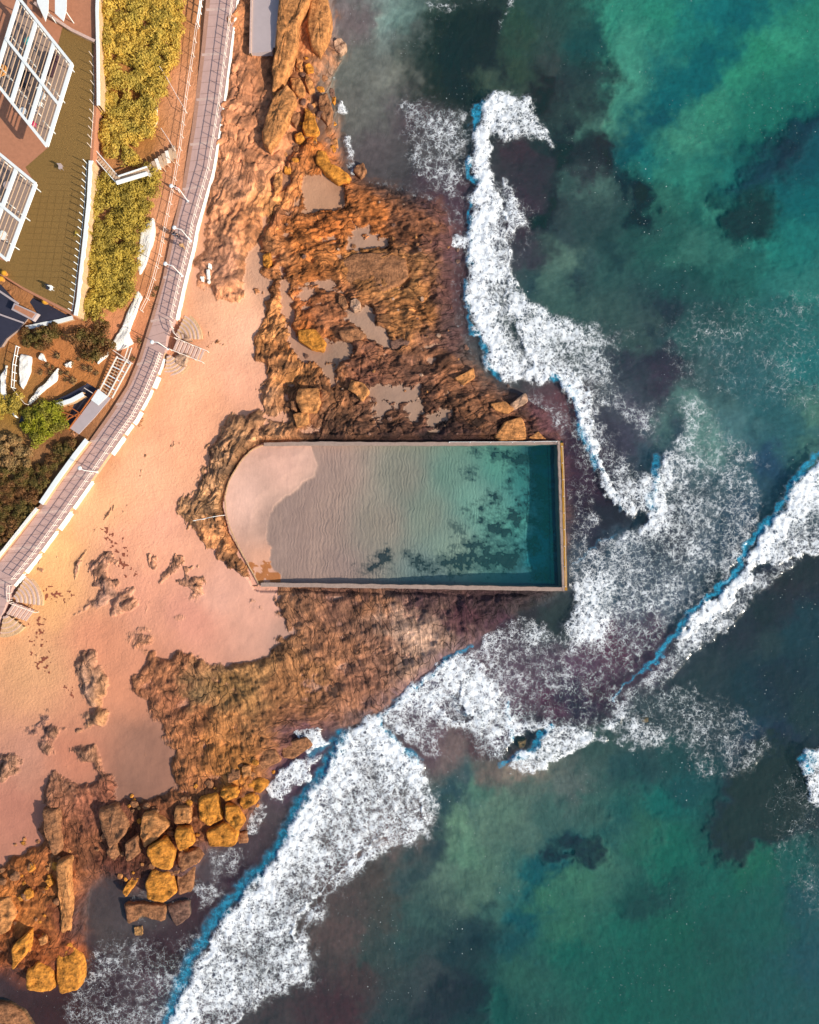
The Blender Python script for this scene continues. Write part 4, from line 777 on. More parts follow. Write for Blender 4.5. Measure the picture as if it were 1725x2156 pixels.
person(388, 522, PZ+.03, .1, c_tan, c_tan, 'person in tan clothes walking just behind the one in dark clothes'); person(371, 497, PZ+.03, .3, c_dark, c_pale, 'person in dark top and pale trousers on the middle of the promenade')

# ---- boulders and slabs from their outlines
M_or = simple('orange_rock', (.64, .25, .034), .85, 1.3, .55, .35, 2.6); M_br = simple('brown_rock', (.34, .15, .066), .88, 1.5, .55, .35, 2.8)
M_tan = simple('tan_rock', (.54, .23, .075), .88, 1.4, .5, .30, 2.6); M_gr = simple('grey_brown_rock', (.21, .11, .075), .9, 1.5, .5, .3, 2.8); M_pr = simple('pale_rock', (.46, .28, .18), .88, 1.3, .4, .2, 3)
for mm_ in (M_or, M_br, M_tan, M_gr, M_pr):      # dark lichen and weed blotches, fine bedding lines
    t_ = mm_.node_tree; pr_ = [n for n in t_.nodes if n.type == 'BSDF_PRINCIPLED'][0]; src = pr_.inputs['Base Color'].links[0].from_socket
    geo = t_.nodes.new('ShaderNodeNewGeometry'); mp_ = t_.nodes.new('ShaderNodeMapping'); mp_.inputs['Rotation'].default_value = (0, 0, R(20)); mp_.inputs['Scale'].default_value = (.9, 1.9, 1.5)
    n_ = t_.nodes.new('ShaderNodeTexNoise'); n_.inputs['Scale'].default_value = 1.0; n_.inputs['Detail'].default_value = 6; n_.inputs['Roughness'].default_value = .7
    rp = t_.nodes.new('ShaderNodeMapRange'); rp.inputs[1].default_value = .36; rp.inputs[2].default_value = .6; rp.inputs[3].default_value = .5; rp.inputs[4].default_value = 1.25
    sc_ = t_.nodes.new('ShaderNodeVectorMath'); sc_.operation = 'SCALE'
    t_.links.new(geo.outputs['Position'], mp_.inputs[0]); t_.links.new(mp_.outputs[0], n_.inputs[0]); t_.links.new(n_.outputs['Fac'], rp.inputs[0]); t_.links.new(src, sc_.inputs[0]); t_.links.new(rp.outputs[0], sc_.inputs['Scale']); t_.links.new(sc_.outputs[0], pr_.inputs['Base Color'])
MR = {'o': M_or, 'b': M_br, 't': M_tan, 'g': M_gr, 'p': M_pr, 'w': M_stone}
def boulder(name, txt, hgt, mat, label, cat, quad, group=None, flat=.5, base=None):
    pts = [tuple(float(q)/2 for q in t.split(',')) for t in txt.split()]
    if quad: pts = [(x+(862.5 if quad in (2, 4) else 0), y+(1078 if quad in (3, 4) else 0)) for x, y in pts]
    cxx = sum(p[0] for p in pts)/len(pts); cyy = sum(p[1] for p in pts)/len(pts)
    zz = base if base is not None else max(ground_z(cxx, cyy), -.4)-.05
    loop = pts+[pts[0]]; o = []
    for a, b in zip(loop[:-1], loop[1:]): o += [(a[0]*t_+b[0]*(1-t_)+rnd.uniform(-.7, .7), a[1]*t_+b[1]*(1-t_)+rnd.uniform(-.7, .7)) for t_ in (.91, .7, .5, .3, .09)]
    pts = o; c = PT(cxx, cyy, zz); P3 = [PT(x, y, zz+hgt*.4)-c for x, y in pts]; sd = rnd.uniform(0, 99); tx, ty = rnd.uniform(-.10, .10), rnd.uniform(-.06, .14)
    prof = [(1.06, -.7/max(hgt, .3)), (1.05, .0), (1.04, .40), (1.02, .66), (.985, .82), (.93, .90), (.84, .93), (.72, .95), (.58, .96), (.42, .97), (.26, .97), (.09, .97)]
    m = MB(); n = len(P3)
    for rr, zf in prof:
        for p in P3:
            x, y = p.x*rr, p.y*rr; q = Vector((x*.9+sd, y*.9, zf*hgt)); d = mnoise.fractal(q, .9, 2.1, 4)*.26*min(1.3, hgt+.3)
            k = (mnoise.ridged_multi_fractal(Vector((x*.35+y*.25+sd, y*1.1-x*.4, zf*hgt)), 1.0, 2.0, 4, 1.0, 2.0)-1)*.16*min(hgt, 1)
            r_ = 1+mnoise.noise(q*1.1)*.05
            m.v.append(Vector((x*r_, y*r_, zf*hgt+(d+k if zf > .1 else 0)+(x*tx+y*ty)*(1 if zf > .3 else 0)))+c)
    for j in range(len(prof)-1):
        for i in range(n): q = (i+1) % n; m.f.append((j*n+i, j*n+q, (j+1)*n+q, (j+1)*n+i))
    k = (len(prof)-1)*n; m.f.append(tuple(range(k, k+n)))
    pa = sum(P3[i].x*P3[(i+1) % n].y-P3[(i+1) % n].x*P3[i].y for i in range(n))
    if pa < 0: m.f = [tuple(reversed(f)) for f in m.f]
    o = m.build(name, MR[mat], None, True, c); return tag(o, label, cat, group)
BL = """1|1.4|t|1210,370 1240,395 1245,430 1225,490 1190,560 1140,640 1115,620 1108,565 1125,500 1150,430 1180,385|long smooth tan boulder leaning beside the dark cleft
1|.7|o|1285,280 1300,268 1320,280 1318,300 1298,306 1286,298|small bright orange boulder in the upper shore cluster
1|.9|t|1225,335 1262,335 1285,370 1282,400 1258,410 1232,385|squat tan boulder above the long smooth boulder
1|.7|t|1290,310 1310,330 1325,370 1302,388 1285,352|narrow tan boulder right below the bright orange one
1|1.1|o|1282,455 1322,488 1345,555 1330,572 1285,570 1274,540 1288,492|angular orange brown boulder near the water in the upper cluster
1|.9|b|1345,412 1380,400 1398,450 1396,500 1380,526 1355,500 1342,450|tall narrow brown boulder at the waterline
1|.5|o|1400,400 1416,412 1410,446 1398,436|tiny orange rock beside the tall narrow brown boulder
1|.7|o|1242,572 1270,562 1286,588 1266,607 1246,598|rounded orange boulder below the angular orange brown one
1|.8|p|1405,182 1438,165 1462,195 1436,235 1414,218|pale brown boulder alone in the water at the top
1|.5|t|1392,598 1420,585 1424,618 1402,620|little tan rock alone at the waterline
1|.8|b|1500,700 1530,688 1547,722 1520,757 1488,725|brown pointed boulder at the tip of the orange ridge
1|.9|o|1340,640 1372,645 1395,695 1440,715 1475,742 1468,762 1420,770 1372,735 1332,690|bright orange bent ridge of rock by the water
1|1.6|t|1310,0 1375,-20 1395,60 1392,120 1365,190 1348,232 1312,205 1296,120|big golden slab at the top edge next to the sea
1|1.8|t|1190,-60 1320,-60 1300,40 1258,100 1252,200 1232,260 1190,345 1148,382 1150,300 1166,180 1176,60|long golden slab with round holes at the top edge
1|.8|t|1166,722 1190,718 1186,790 1162,822 1150,785|slim tan rock standing below the dark cleft
1|.7|b|1238,470 1266,482 1246,532 1228,512|small brown rock between the two largest shore boulders
1|.5|o|1195,702 1226,705 1226,735 1200,732|small orange rock right of the dark cleft
1|.6|t|1252,250 1276,252 1268,302 1248,285|small upright tan rock left of the bright orange boulder
1|.5|b|1228,258 1242,256 1240,300 1226,292|thin brown rock beside the small upright tan rock
1|.45|p|1478,1268 1498,1255 1518,1275 1520,1300 1494,1312 1476,1294|smooth pale stone on the sand channel of the upper reef
1|.4|b|1425,1245 1448,1245 1468,1290 1446,1302 1426,1275|long brown stone beside the smooth pale stone
1|.8|t|1480,1600 1532,1615 1556,1650 1526,1692 1500,1662 1468,1640|triangular tan rock beside the shallow sand pool
1|1.0|t|1256,1640 1340,1634 1352,1700 1332,1736 1270,1736 1250,1690|square tan block with a hole above the pool corner
1|.7|t|1236,1742 1300,1732 1302,1785 1250,1802|flat tan block just below the square block with a hole
1|.6|b|1226,1690 1248,1688 1252,1736 1226,1722|narrow brown block left of the square block
1|.8|o|1108,1074 1140,1066 1147,1110 1130,1132 1108,1120|orange rounded rock at the foot of the cliff strip
2|.6|t|188,1592 235,1570 268,1548 277,1588 226,1622|tilted golden slab standing out near the breaker
2|.6|p|420,1706 490,1652 498,1692 462,1716 432,1732|long pale slab with bright edge above the crack
2|.35|t|338,1700 400,1690 440,1722 415,1742 360,1728|flat tan slab on the upper side of the reef crack
2|.5|t|405,1775 470,1758 490,1800 488,1850 380,1852 360,1835|tan slab touching the upper pool wall near the corner
2|.4|t|500,1845 540,1815 575,1850|small triangular tan slab at the pool corner
1|.55|b|1425,1110 1500,1072 1600,1066 1700,1076 1718,1160 1690,1190 1600,1232 1500,1222 1424,1180|largest flat brown slab of the upper reef
1|.5|o|1256,1392 1325,1384 1372,1440 1362,1480 1316,1472 1256,1432|bright orange round slab beside the sand channel
1|.5|b|1430,1396 1496,1380 1542,1408 1508,1442 1440,1432|oval brown slab right of the bright orange slab
1|.45|g|1642,1440 1700,1418 1728,1440 1700,1476 1652,1470|round grey brown slab at the end of the sand channel
3|1.1|t|606,1270 655,1262 715,1318 665,1372 612,1410 592,1366|tan boulder at the top left of the lower boulder field
3|1.0|o|742,1332 800,1330 816,1396 762,1426 742,1388|rounded golden boulder beside the end of the long ledge
3|1.2|o|622,1412 692,1372 738,1428 722,1500 652,1490|golden boulder in the middle of the lower boulder field
3|.9|b|752,1432 826,1422 850,1462 772,1510 752,1480|brown boulder right of the middle golden boulder
3|1.4|o|620,1552 648,1496 720,1502 746,1600 690,1638 626,1622|largest round golden boulder of the lower boulder field
3|.9|b|752,1522 822,1492 812,1590 756,1612|brown block right of the largest golden boulder
3|1.0|o|842,1202 916,1180 942,1288 884,1318 842,1288|tall golden block at the foot of the reef ledge
3|.9|o|936,1162 998,1150 1006,1198 954,1216 930,1190|golden block under the curved ledge
3|.9|o|952,1232 998,1240 1030,1312 1002,1340 952,1288|golden boulder between the tall block and the surf
3|1.1|o|872,1342 948,1300 1000,1352 990,1400 882,1406|wide bright golden boulder at the edge of the white wash
3|.8|o|1012,1192 1068,1180 1086,1220 1032,1250 1012,1230|small golden boulder touching the turquoise strip
3|.9|o|1046,1130 1098,1114 1130,1150 1100,1180 1052,1176|bright golden boulder at the tip of the white foam tongue
3|.6|b|1002,1348 1040,1340 1046,1390 1006,1396|dark brown boulder beside the wide golden one
3|.6|b|1072,1050 1092,1002 1158,1000 1184,1048 1104,1086|flat brown boulder just below the long curved ledge
3|.6|b|1186,972 1288,946 1320,980 1234,1040 1192,1030|large flat brown boulder at the seaward end of the ledge
3|.6|t|1020,1072 1054,1064 1060,1108 1022,1116|small tan block beside the curved ledge
3|.5|b|960,1104 1010,1082 1012,1120 962,1142|brown block along the curved ledge
3|.6|t|738,1242 800,1240 806,1308 734,1312|tan block below the greenish reef patch
3|.9|b|532,1392 580,1362 586,1440 536,1470|brown boulder left of the middle golden boulder
3|.8|b|452,1428 488,1380 506,1440 480,1470|dark narrow boulder in the lower boulder field
3|.8|b|530,1642 600,1640 700,1652 692,1718 612,1702 560,1722 540,1730|long brown slab below the largest golden boulder
3|.7|g|702,1652 800,1632 802,1700 742,1740|dark grey slab at the wash right of the long brown slab
3|.6|o|586,1492 594,1536 532,1622 518,1592|thin golden ridge left of the largest golden boulder
3|1.3|o|250,1832 302,1800 346,1870 352,1940 338,2002 262,2022 245,1950|tall orange boulder standing alone in the bottom left wash
3|1.1|o|120,1922 168,1882 218,1922 232,2000 184,2022 116,2000|round orange boulder left of the tall orange one
3|1.0|t|250,1470 306,1450 306,1590 296,1760 256,1790 258,1650|long golden spine of rock above the tall orange boulder
3|1.0|b|182,1252 250,1250 262,1420 232,1442 198,1350|brown spine of rock beside the lower sand
3|1.0|b|420,1252 488,1230 540,1290 532,1350 472,1420 432,1332|big dark brown boulder left of the boulder field
3|.5|t|166,1790 196,1780 202,1812 176,1822|little tan rock above the round orange boulder
3|.4|t|566,1746 600,1744 602,1780 570,1782|little tan rock alone in the dark wash
3|.9|o|58,1822 128,1762 122,1850 52,1930|slanting orange rock near the left edge
3|.9|t|-20,1640 40,1620 66,1690 40,1760 -20,1780|golden rock cut by the left picture edge
3|1.0|b|-40,2060 40,2066 100,2100 150,2180 -40,2220|brown rock in the bottom left corner
4|.4|b|455,965 490,955 486,984 462,992|small reddish rock in the gap behind the small breaker
4|.35|b|978,872 1004,864 1006,882 984,888|tiny reddish rock awash in the web of foam"""
for row in BL.split('\n'):
    q, h_, mk_, txt, lab = row.split('|')
    boulder('rock_slab' if 'slab' in lab else 'boulder', txt, float(h_), mk_, lab, 'rock slab' if 'slab' in lab else 'boulder', int(q), flat=.9 if 'slab' in lab else .5)
for k, (txt, lab) in enumerate((("878,1108 890,1112 888,1130 876,1128", 'topmost pale stone on the path of sand by the cliff'), ("870,1138 884,1136 886,1176 874,1180", 'longest pale stone of the little heap on the sand'), ("846,1166 860,1166 860,1184 848,1184", 'leftmost pale stone of the little heap on the sand'), ("874,1184 886,1180 886,1192 876,1194", 'lowest pale stone of the little heap on the sand'))):
    boulder('stone', txt, .35, 'w', lab, 'stone', 1)
boulder('boulder', "735,1500 760,1488 800,1496 775,1545 745,1530", .6, 'p', 'pale boulder set in the curved steps below the stairs', 'boulder', 1, base=3.1)
boulder('boulder', "760,1400 790,1412 808,1436 775,1432", .5, 'p', 'pale boulder set in the curved steps above the stairs', 'boulder', 1, base=3.3)
# sandstone of the bank, its sun overexposure painted in as near-white colour
for txt, lab in (("596,975 650,922 650,990 610,1125 585,1165 576,1110", 'tall white sandstone face between the long shrub bed and the promenade'), ("582,1215 598,1255 562,1345 540,1405 560,1440 500,1475 470,1460 510,1390 555,1285", 'white sandstone outcrop above the timber stairs'), ("460,1490 412,1535 420,1500 450,1475", 'small white sandstone patch left of the timber stairs'),
    ("92,1492 134,1502 130,1560 95,1634 84,1620 86,1530", 'upright white stone slab beside the garden handrail'), ("180,1486 194,1522 164,1512", 'small white triangular stone in the garden bank'), ("276,1532 308,1522 298,1546 278,1546", 'small white square stone in the garden bank'),
    ("246,1550 236,1605 190,1640 128,1704 122,1692 170,1632 224,1598", 'long curved white stone edging in the garden bank'), ("36,1540 24,1600 28,1680 70,1752 60,1754 10,1670 10,1580", 'long white stone edging at the left picture edge'), ("625,450 660,445 662,500 650,530 630,500", 'white sandstone patch at the upper shrub bed')):
    boulder('sandstone_outcrop', txt, .5, 'w', lab, 'rock', 1, flat=.8)
# ---- terrace, lawn, pergolas
TZ = 8.0
def Q(txt, z): return [PT(*[float(q) for q in t.split(',')], z) for t in txt.split()]
m = MB(); m.prism(Q("-200,-150 206,-150 205,60 204,220 196,330 187,430 176,520 166,600 152,664 50,610 0,578 -200,500", TZ), 5); m.build('terrace', M_terra)['kind'] = 'structure'
m = MB(); m.prism(Q("132,58 197,84 199,220 190,330 182,430 171,520 161,600 148,655 50,605 0,575 -40,560 -20,540 20,552 76,390 54,352 100,312 154,136 122,96", TZ+.012), .01); m.build('lawn', M_lawn)['kind'] = 'structure'
m = MB()
for i in range(26):
    v = 330+i*13; a = PT(15 if v > 552 else 70-(v-400)*.2 if v > 390 else 100, v+18, TZ+.02); b = PT(188-(max(v-330, 0))*.115, v-2+24, TZ+.02)
    if v+18 < 590: m.bar(a, b, .06, .006)
for i in range(7):
    u = 75+i*16; m.bar(PT(u+14, 400, TZ+.022), PT(u-22, 600+i*6, TZ+.022), .05, .006)
m.build('lawn_joint', simple('lawn_seam', (.19, .11, .032), .9))['kind'] = 'structure'
def wallthing(name, pts, z, w, dep, mat, label, cat='garden wall', rough=0.0):
    rt = empty(name, PT(*pts[0], z), label, cat); res = poly_resample(pts, 8); P3 = [PT(x, y, z) for x, y in res]; L = []; Rr = []
    for i, p in enumerate(P3):
        d = (P3[min(i+1, len(P3)-1)]-P3[max(i-1, 0)]).normalized(); n = Vector((-d.y, d.x, 0)); L.append(p+n*w*(.5+rnd.uniform(0, rough))); Rr.append(p-n*w*.5)
    dz = Vector((0, 0, -dep)); c_ = Vector((0, 0, -.14)); m = MB(); m.strip([[p+c_ for p in L], L, Rr, [p+c_ for p in Rr]]); m.build('coping', mat, rt)
    m = MB(); m.strip([[p+dz for p in L], [p+c_ for p in L]]); m.strip([[p+c_ for p in Rr], [p+dz for p in Rr]]); m.build('wall_face', M_stone2, rt); return rt
wallthing('retaining_wall', [(207, -60), (204, 20), (206, 110), (207, 222)], TZ+.5, .36, 4, M_white, 'white capped garden wall beside the upper shrub bed', rough=.15)
wallthing('retaining_wall', [(190, 338), (186, 420), (178, 500), (170, 570), (164, 630), (158, 664)], TZ+.35, .34, 4, M_white, 'white capped garden wall between the lawn and the long shrub bed', rough=.7)
wallthing('garden_wall', [(154, 668), (125, 676), (92, 682), (54, 690)], 6.4, .5, 2, M_white, 'short white garden wall below the lawn corner')
wallthing('garden_wall', [(72, 5), (105, 32), (150, 62), (200, 86)], TZ+.5, .35, .6, M_band, 'thin pale kerb wall crossing the terrace to the garden wall')
wallthing('garden_wall', [(183, 926), (158, 958), (120, 1010), (86, 1060)], 5.0, .62, 2.4, M_white, 'long white wall at the foot of the hedge beside the lower promenade')
wallthing('garden_wall', [(78, 1070), (60, 1092), (38, 1120), (14, 1150), (-10, 1180)], 4.8, .4, 2.4, M_stone, 'broken pale wall at the lower end of the hedge')
fence_run('fence', [(196, 120), (199, 180), (197, 240), (192, 310)], TZ, 1.1, 18, 'row of thin pale posts on the upper lawn edge', 'fence', r=.035, mat=M_rail, rails=(.05,))
fence_run('fence', [(184, 345), (178, 440), (168, 530), (160, 600), (153, 655)], TZ, 1.15, 14, 'row of white leaning posts along the lawn above the long shrub bed', 'fence', r=.05, mat=M_white, rails=(.05,))
def pergola(a, b, c, d, nx, ny, z, label, sl=True):
    """corner a, b along one side, d along the other (map units)"""
    A, B, C, D = [PT(*p, z) for p in (a, b, c, d)]; rt = empty('pergola', PT((a[0]+c[0])/2, (a[1]+c[1])/2, TZ), label, 'pergola')
    for i in range(nx+1):
        m = MB(); m.bar(A.lerp(B, i/nx), D.lerp(C, i/nx), .38, .28); m.build('beam', M_white, rt)
    up = Vector((0, 0, .05))
    for j in range(ny+1):
        m = MB(); m.bar(A.lerp(D, j/ny)+up, B.lerp(C, j/ny)+up, .34, .30); m.build('beam', M_white, rt)
    for i in range(0, nx+1):
        for j in range(0, ny+1):
            p = A.lerp(B, .04+.80*i/nx).lerp(D.lerp(C, .04+.80*i/nx), .04+.78*j/ny); m = MB(); m.bar(p+Vector((0, 0, .02)), Vector((p.x, p.y, TZ)), .1, .1); m.build('post', M_white, rt)
    if sl:
        for i in range(nx):
            m = MB()
            for k in range(1, 5):
                t = (i+k/5)/nx; m.bar(A.lerp(B, t)+up, D.lerp(C, t)+up, .05, .10)
            m.build('rafters', M_wood, rt)
    f = [PT(*p, TZ+.02) for p in (a, b, c, d)]; cc = sum(f, Vector())/4; m = MB(); m.prism([cc+(p-cc)*1.02 for p in f], .03); m.build('deck', M_deck, rt)
    return rt
pergola((42, -2), (153, 137), (100, 309), (-11, 170), 3, 2, 11.0, 'large white pergola over the upper terrace')
pergola((-3, 322), (77, 388), (17, 549), (-63, 483), 2, 2, 10.8, 'smaller white pergola on the left of the lawn')
for x0, lab in ((78, 'left white canopy sheet at the top edge'), (116, 'right white canopy sheet at the top edge')):
    rt = empty('canopy', PT(x0, -20, 10.5), lab, 'canopy'); m = MB(); m.prism(Q(f"{x0},-60 {x0+26},-60 {x0+24},20 {x0+18},45 {x0},{28 if x0 > 100 else 4}", 10.6), .08); m.build('sheet', M_white, rt)
    m = MB()
    for p in Q(f"{x0+3},-50 {x0+22},-50 {x0+20},20", 10.5): m.tube(p, Vector((p.x, p.y, TZ)), .06)
    m.build('frame', M_white, rt)
M_teal = simple('teal_cloth', (.10, .55, .52), .8); M_pink = simple('pink_cloth', (.75, .05, .18), .8); M_orange = simple('orange_cloth', (.62, .28, .08), .8)
def parasol(u, v, r, mat, lab):
    b = PT(u, v, TZ); rt = empty('parasol', b, lab, 'parasol'); m = MB(); m.tube(b, b+Vector((0, 0, 2.35)), .03); m.build('pole', M_white, rt)
    m = MB(); t = b+Vector((0, 0, 2.5)); m.v = [t]+[b+Vector((r*math.cos(i*math.pi/4), r*math.sin(i*math.pi/4), 2.0)) for i in range(8)]; m.f = [(0, 1+i, 1+(i+1) % 8) for i in range(8)]; m.build('canopy', mat, rt)
parasol(77, 108, .55, M_teal, 'small teal parasol seen through the large pergola'); parasol(22, 168, .8, M_orange, 'orange tan parasol under the left side of the large pergola')
def sofa(u, v, L, ang, mat, lab):
    b = PT(u, v, TZ+.04); rt = empty('sofa', b, lab, 'sofa', None, ang); x = Vector((math.cos(ang), math.sin(ang), 0)); y = Vector((-math.sin(ang), math.cos(ang), 0))
    def part(nm, m): o = m.build(nm, mat, None, False, Vector((0, 0, 0))); o.parent = rt
    X = Vector((1, 0, 0)); Y = Vector((0, 1, 0)); z = Vector((0, 0, 0))
    m = MB(); m.bar(-X*L/2, X*L/2, .8, .42); part('seat', m); m = MB(); m.bar(-X*L/2+Y*.5, X*L/2+Y*.5, .22, .8); part('backrest', m)
    for s_ in (-1, 1): m = MB(); m.bar(X*s_*(L/2+.1)-Y*.4, X*s_*(L/2+.1)+Y*.6, .2, .6); part('armrest', m)
sofa(112, 140, 2.4, 1.25, simple('plum_cloth', (.05, .025, .035), .8), 'dark sofa under the right corner of the large pergola'); sofa(57, 170, 1.5, 1.2, c_dark, 'dark sofa in the middle bay of the large pergola')
def table(u, v, lab, r=.55, mat=None):
    b = PT(u, v, TZ+.04); rt = empty('table', b, lab, 'table'); m = MB(); m.tube(b+Vector((0, 0, .70)), b+Vector((0, 0, .75)), r, n=14); m.build('tabletop', mat or M_white, rt)
    for i in range(4):
        q = Vector((.6*r*math.cos(i*1.57+.7), .6*r*math.sin(i*1.57+.7), 0)); m = MB(); m.tube(b+q, b+q+Vector((0, 0, .7)), .03); m.build('leg', M_white, rt)
table(93, 208, 'white round table under the lower right bay of the large pergola'); table(55, 240, 'pale table at the bottom bay of the large pergola', .45); table(3, 160, 'pale table at the left edge under the large pergola', .5)
table(12, 500, 'white table under the smaller pergola', .6); table(22, 395, 'grey table under the smaller pergola', .5, M_grey)
def chair(u, v, mat, lab, grp=None):
    b = PT(u, v, TZ+.04); rt = empty('chair', b, lab, 'chair', grp); m = MB(); m.bar(b+Vector((-.24, 0, .42)), b+Vector((.24, 0, .42)), .48, .06); m.build('seat', mat, rt)
    m = MB(); m.bar(b+Vector((-.24, .22, .48)), b+Vector((.24, .22, .48)), .05, .45); m.build('backrest', mat, rt)
    for sx in (-.2, .2):
        for sy in (-.2, .2): m = MB(); m.tube(b+Vector((sx, sy, 0)), b+Vector((sx, sy, .42)), .025, n=5); m.build('leg', mat, rt)
chair(75, 266, M_pink, 'pink chair at the bottom corner of the large pergola'); chair(86, 196, M_white, 'white chair above the round table under the large pergola'); chair(89, 224, M_white, 'white chair below the round table under the large pergola')
chair(82, 240, M_grey, 'grey chair between the pink chair and the round table'); chair(131, 355, M_grey, 'lone grey chair on the lawn'); chair(105, 607, c_dark, 'dark chair at the lower end of the lawn')
chair(111, 609, M_white, 'white chair beside the dark one at the lower end of the lawn')
# ---- lower house
rt = empty('house', PT(0, 650, 6), 'dark roofed house at the left edge below the lawn', 'house')
m = MB(); m.prism(Q("-120,560 0,598 38,640 58,668 40,690 12,712 0,730 -120,760", 7.2), .3); roof_ = m.build('roof', M_dark, rt)
m = MB(); m.prism(Q("-118,562 -2,600 34,642 54,668 38,688 10,710 -2,726 -118,758", 6.9), 3.5); m.build('wall', M_conc, rt)
m = MB(); m.prism(Q("30,638 80,660 69,675 24,652", 7.9), .7); m.build('dormer', M_grey, roof_)
m = MB(); m.prism(Q("33,642 74,661 67,670 29,650", 7.95), .04); m.build('skylight', M_terra, roof_)
m = MB(); m.bar(PT(-20, 600, 7.25), PT(40, 640, 7.25), .25, .15); m.bar(PT(-20, 655, 7.25), PT(50, 680, 7.25), .2, .12); m.build('gutter', M_grey, rt)
m = MB(); m.prism(Q("50,618 100,640 150,668 120,676 75,684 60,668 80,660", 6.3), .6); m.build('courtyard', M_dark)['kind'] = 'structure'  # dark slab paints the shade of the sunken court
for u, v, lab in ((14, 578, 'orange flower pot at the lawn corner by the house'), (8, 590, 'second orange flower pot closest to the left edge'), (99, 638, 'orange flower pot on the wall below the lawn')):
    b = PT(u, v, TZ if v < 600 else 6.4); rt = empty('flower_pot', b, lab, 'flower pot'); m = MB(); m.tube(b, b+Vector((0, 0, .5)), .22, .34, 12); m.build('pot', M_orange, rt); m = MB(); m.ball(b+Vector((0, 0, .65)), .34, 9, 6); m.build('plant', simple('pot_plant', (.5, .25, .02), .8), rt, True)
# ---- timber stairs by the promenade, shelter with steel struts, ramp, walkways
rt = empty('timber_stairs', PT(245, 790, 4.5), 'cream timber stairs running down beside the bend of the promenade', 'stairs')
a0, a1, b0, b1, c0, c1 = (248, 750), (211, 822), (268, 758), (228, 834), (277, 764), (237, 838)
for p, q in ((a0, a1), (b0, b1), (c0, c1)): m = MB(); m.bar(PT(*p, 5.2), PT(*q, 4.6), .12, .2); m.build('stringer', M_rail, rt)
for i in range(12):
    t = (i+.5)/12; z = 5.25-.6*t
    for (p0, p1), (q0, q1) in (((a0, a1), (b0, b1)), ((b0, b1), (c0, c1))):
        m = MB(); m.bar(PT(p0[0]+(p1[0]-p0[0])*t, p0[1]+(p1[1]-p0[1])*t, z), PT(q0[0]+(q1[0]-q0[0])*t, q0[1]+(q1[1]-q0[1])*t, z), .14, .06); m.build('tread', M_wood if i % 3 else M_white, rt)
rt = empty('walkway', PT(270, 750, 4.8), 'narrow slatted walkway leading up from the timber stairs', 'walkway')
m = MB(); m.bar(PT(278, 732, 5.2), PT(268, 762, 5.2), .08, .12); m.bar(PT(271, 730, 5.2), PT(261, 760, 5.2), .08, .12); m.bar(PT(222, 726, 5.3), PT(280, 766, 5.3), .1, .14); m.build('handrail', M_rail, rt)
m = MB()
for i in range(9): m.bar(PT(277-i*1.2, 735+i*3.2, 5.1), PT(270-i*1.2, 733+i*3.2, 5.1), .12, .05)
m.build('slats', M_wood, rt)
rt = empty('shelter', PT(190, 860, 4), 'grey flat roofed shelter with rusty struts beside the promenade', 'shelter')
m = MB(); m.prism(Q("209,822 233,838 200,878 166,914 148,902 180,860", 5.1), .15); m.build('roof', M_grey, rt)
m = MB(); m.prism(Q("207,819 227,834 207,853 192,842", 5.22), .1); m.build('roof_corner', M_white, rt)
m = MB(); m.prism(Q("183,806 206,820 148,902 132,892 140,862", 4.55), .2); m.build('pit_shade', M_dark, rt)  # flat dark sheet paints the shade inside the open pit
for p, q in (((204, 822), (146, 903)), ((148, 857), (172, 872)), ((132, 868), (165, 878)), ((130, 890), (168, 870)), ((128, 892), (148, 906))): m = MB(); m.bar(PT(*p, 5.1), PT(*q, 5.1), .12, .16); m.build('strut', M_rust, rt)
m = MB(); m.bar(PT(175, 815, 5.15), PT(196, 828, 5.15), .08, .08); m.build('rail', M_rail, rt)
wallthing('wing_wall', [(176, 829), (150, 843), (116, 854)], 5.6, .55, 2, M_white, 'white wedge shaped wall beside the dark pit of the shelter')
m = MB(); m.prism(Q("176,812 186,808 165,828 118,856 70,878 40,890 45,876 90,852 140,832", 5.25), .4); m.build('drain', M_dark)['kind'] = 'structure'
fence_run('handrail', [(43, 732), (36, 770), (33, 818)], 5.7, 1.0, 16, 'white handrail up the garden steps at the left', 'handrail', r=.06, mat=M_white, rails=(1.0, .4)); fence_run('handrail', [(33, 818), (48, 838), (60, 852)], 5.5, .9, 18, 'thin cream rail bending down from the garden steps', 'handrail', r=.04)
rt = empty('walkway', PT(246, 380, 6), 'V shaped pale timber walkway crossing the shrub bed', 'walkway')
for pts, w_ in (([(186, 318), (246, 386)], .1), ([(198, 312), (250, 372)], .1), ([(246, 386), (312, 366)], .45), ([(250, 372), (310, 352)], .12)): m = MB(); m.bar(PT(*pts[0], 7.0), PT(*pts[1], 6.6), w_, .2); m.build('edge_beam', M_white, rt)
m = MB()
for i in range(14): t = i/13; m.bar(PT(188+60*t, 319+66*t, 6.8), PT(199+52*t, 313+60*t, 6.8), .26, .06)
for i in range(14): t = i/13; m.bar(PT(247+64*t, 384-20*t, 6.5), PT(250+60*t, 373-20*t, 6.5), .26, .06)
m.build('decking', M_wood, rt)
rt = empty('steps', PT(340, 335, 5), 'pale weathered steps from the walkway down to the promenade', 'steps')
for i in range(9): t = i/8; m = MB(); m.bar(PT(308+58*t, 352-44*t, 6.2-1.6*t), PT(318+52*t, 372-38*t, 6.2-1.6*t), .42, .2); m.build('tread', M_stone if i % 3 == 0 else M_wood, rt)
for i in range(5): m = MB(); m.bar(PT(320+i*8, 346-i*4, 5.6), PT(332+i*9, 380-i*9, 4.6), .08, .1); m.build('batten', M_wood, rt)
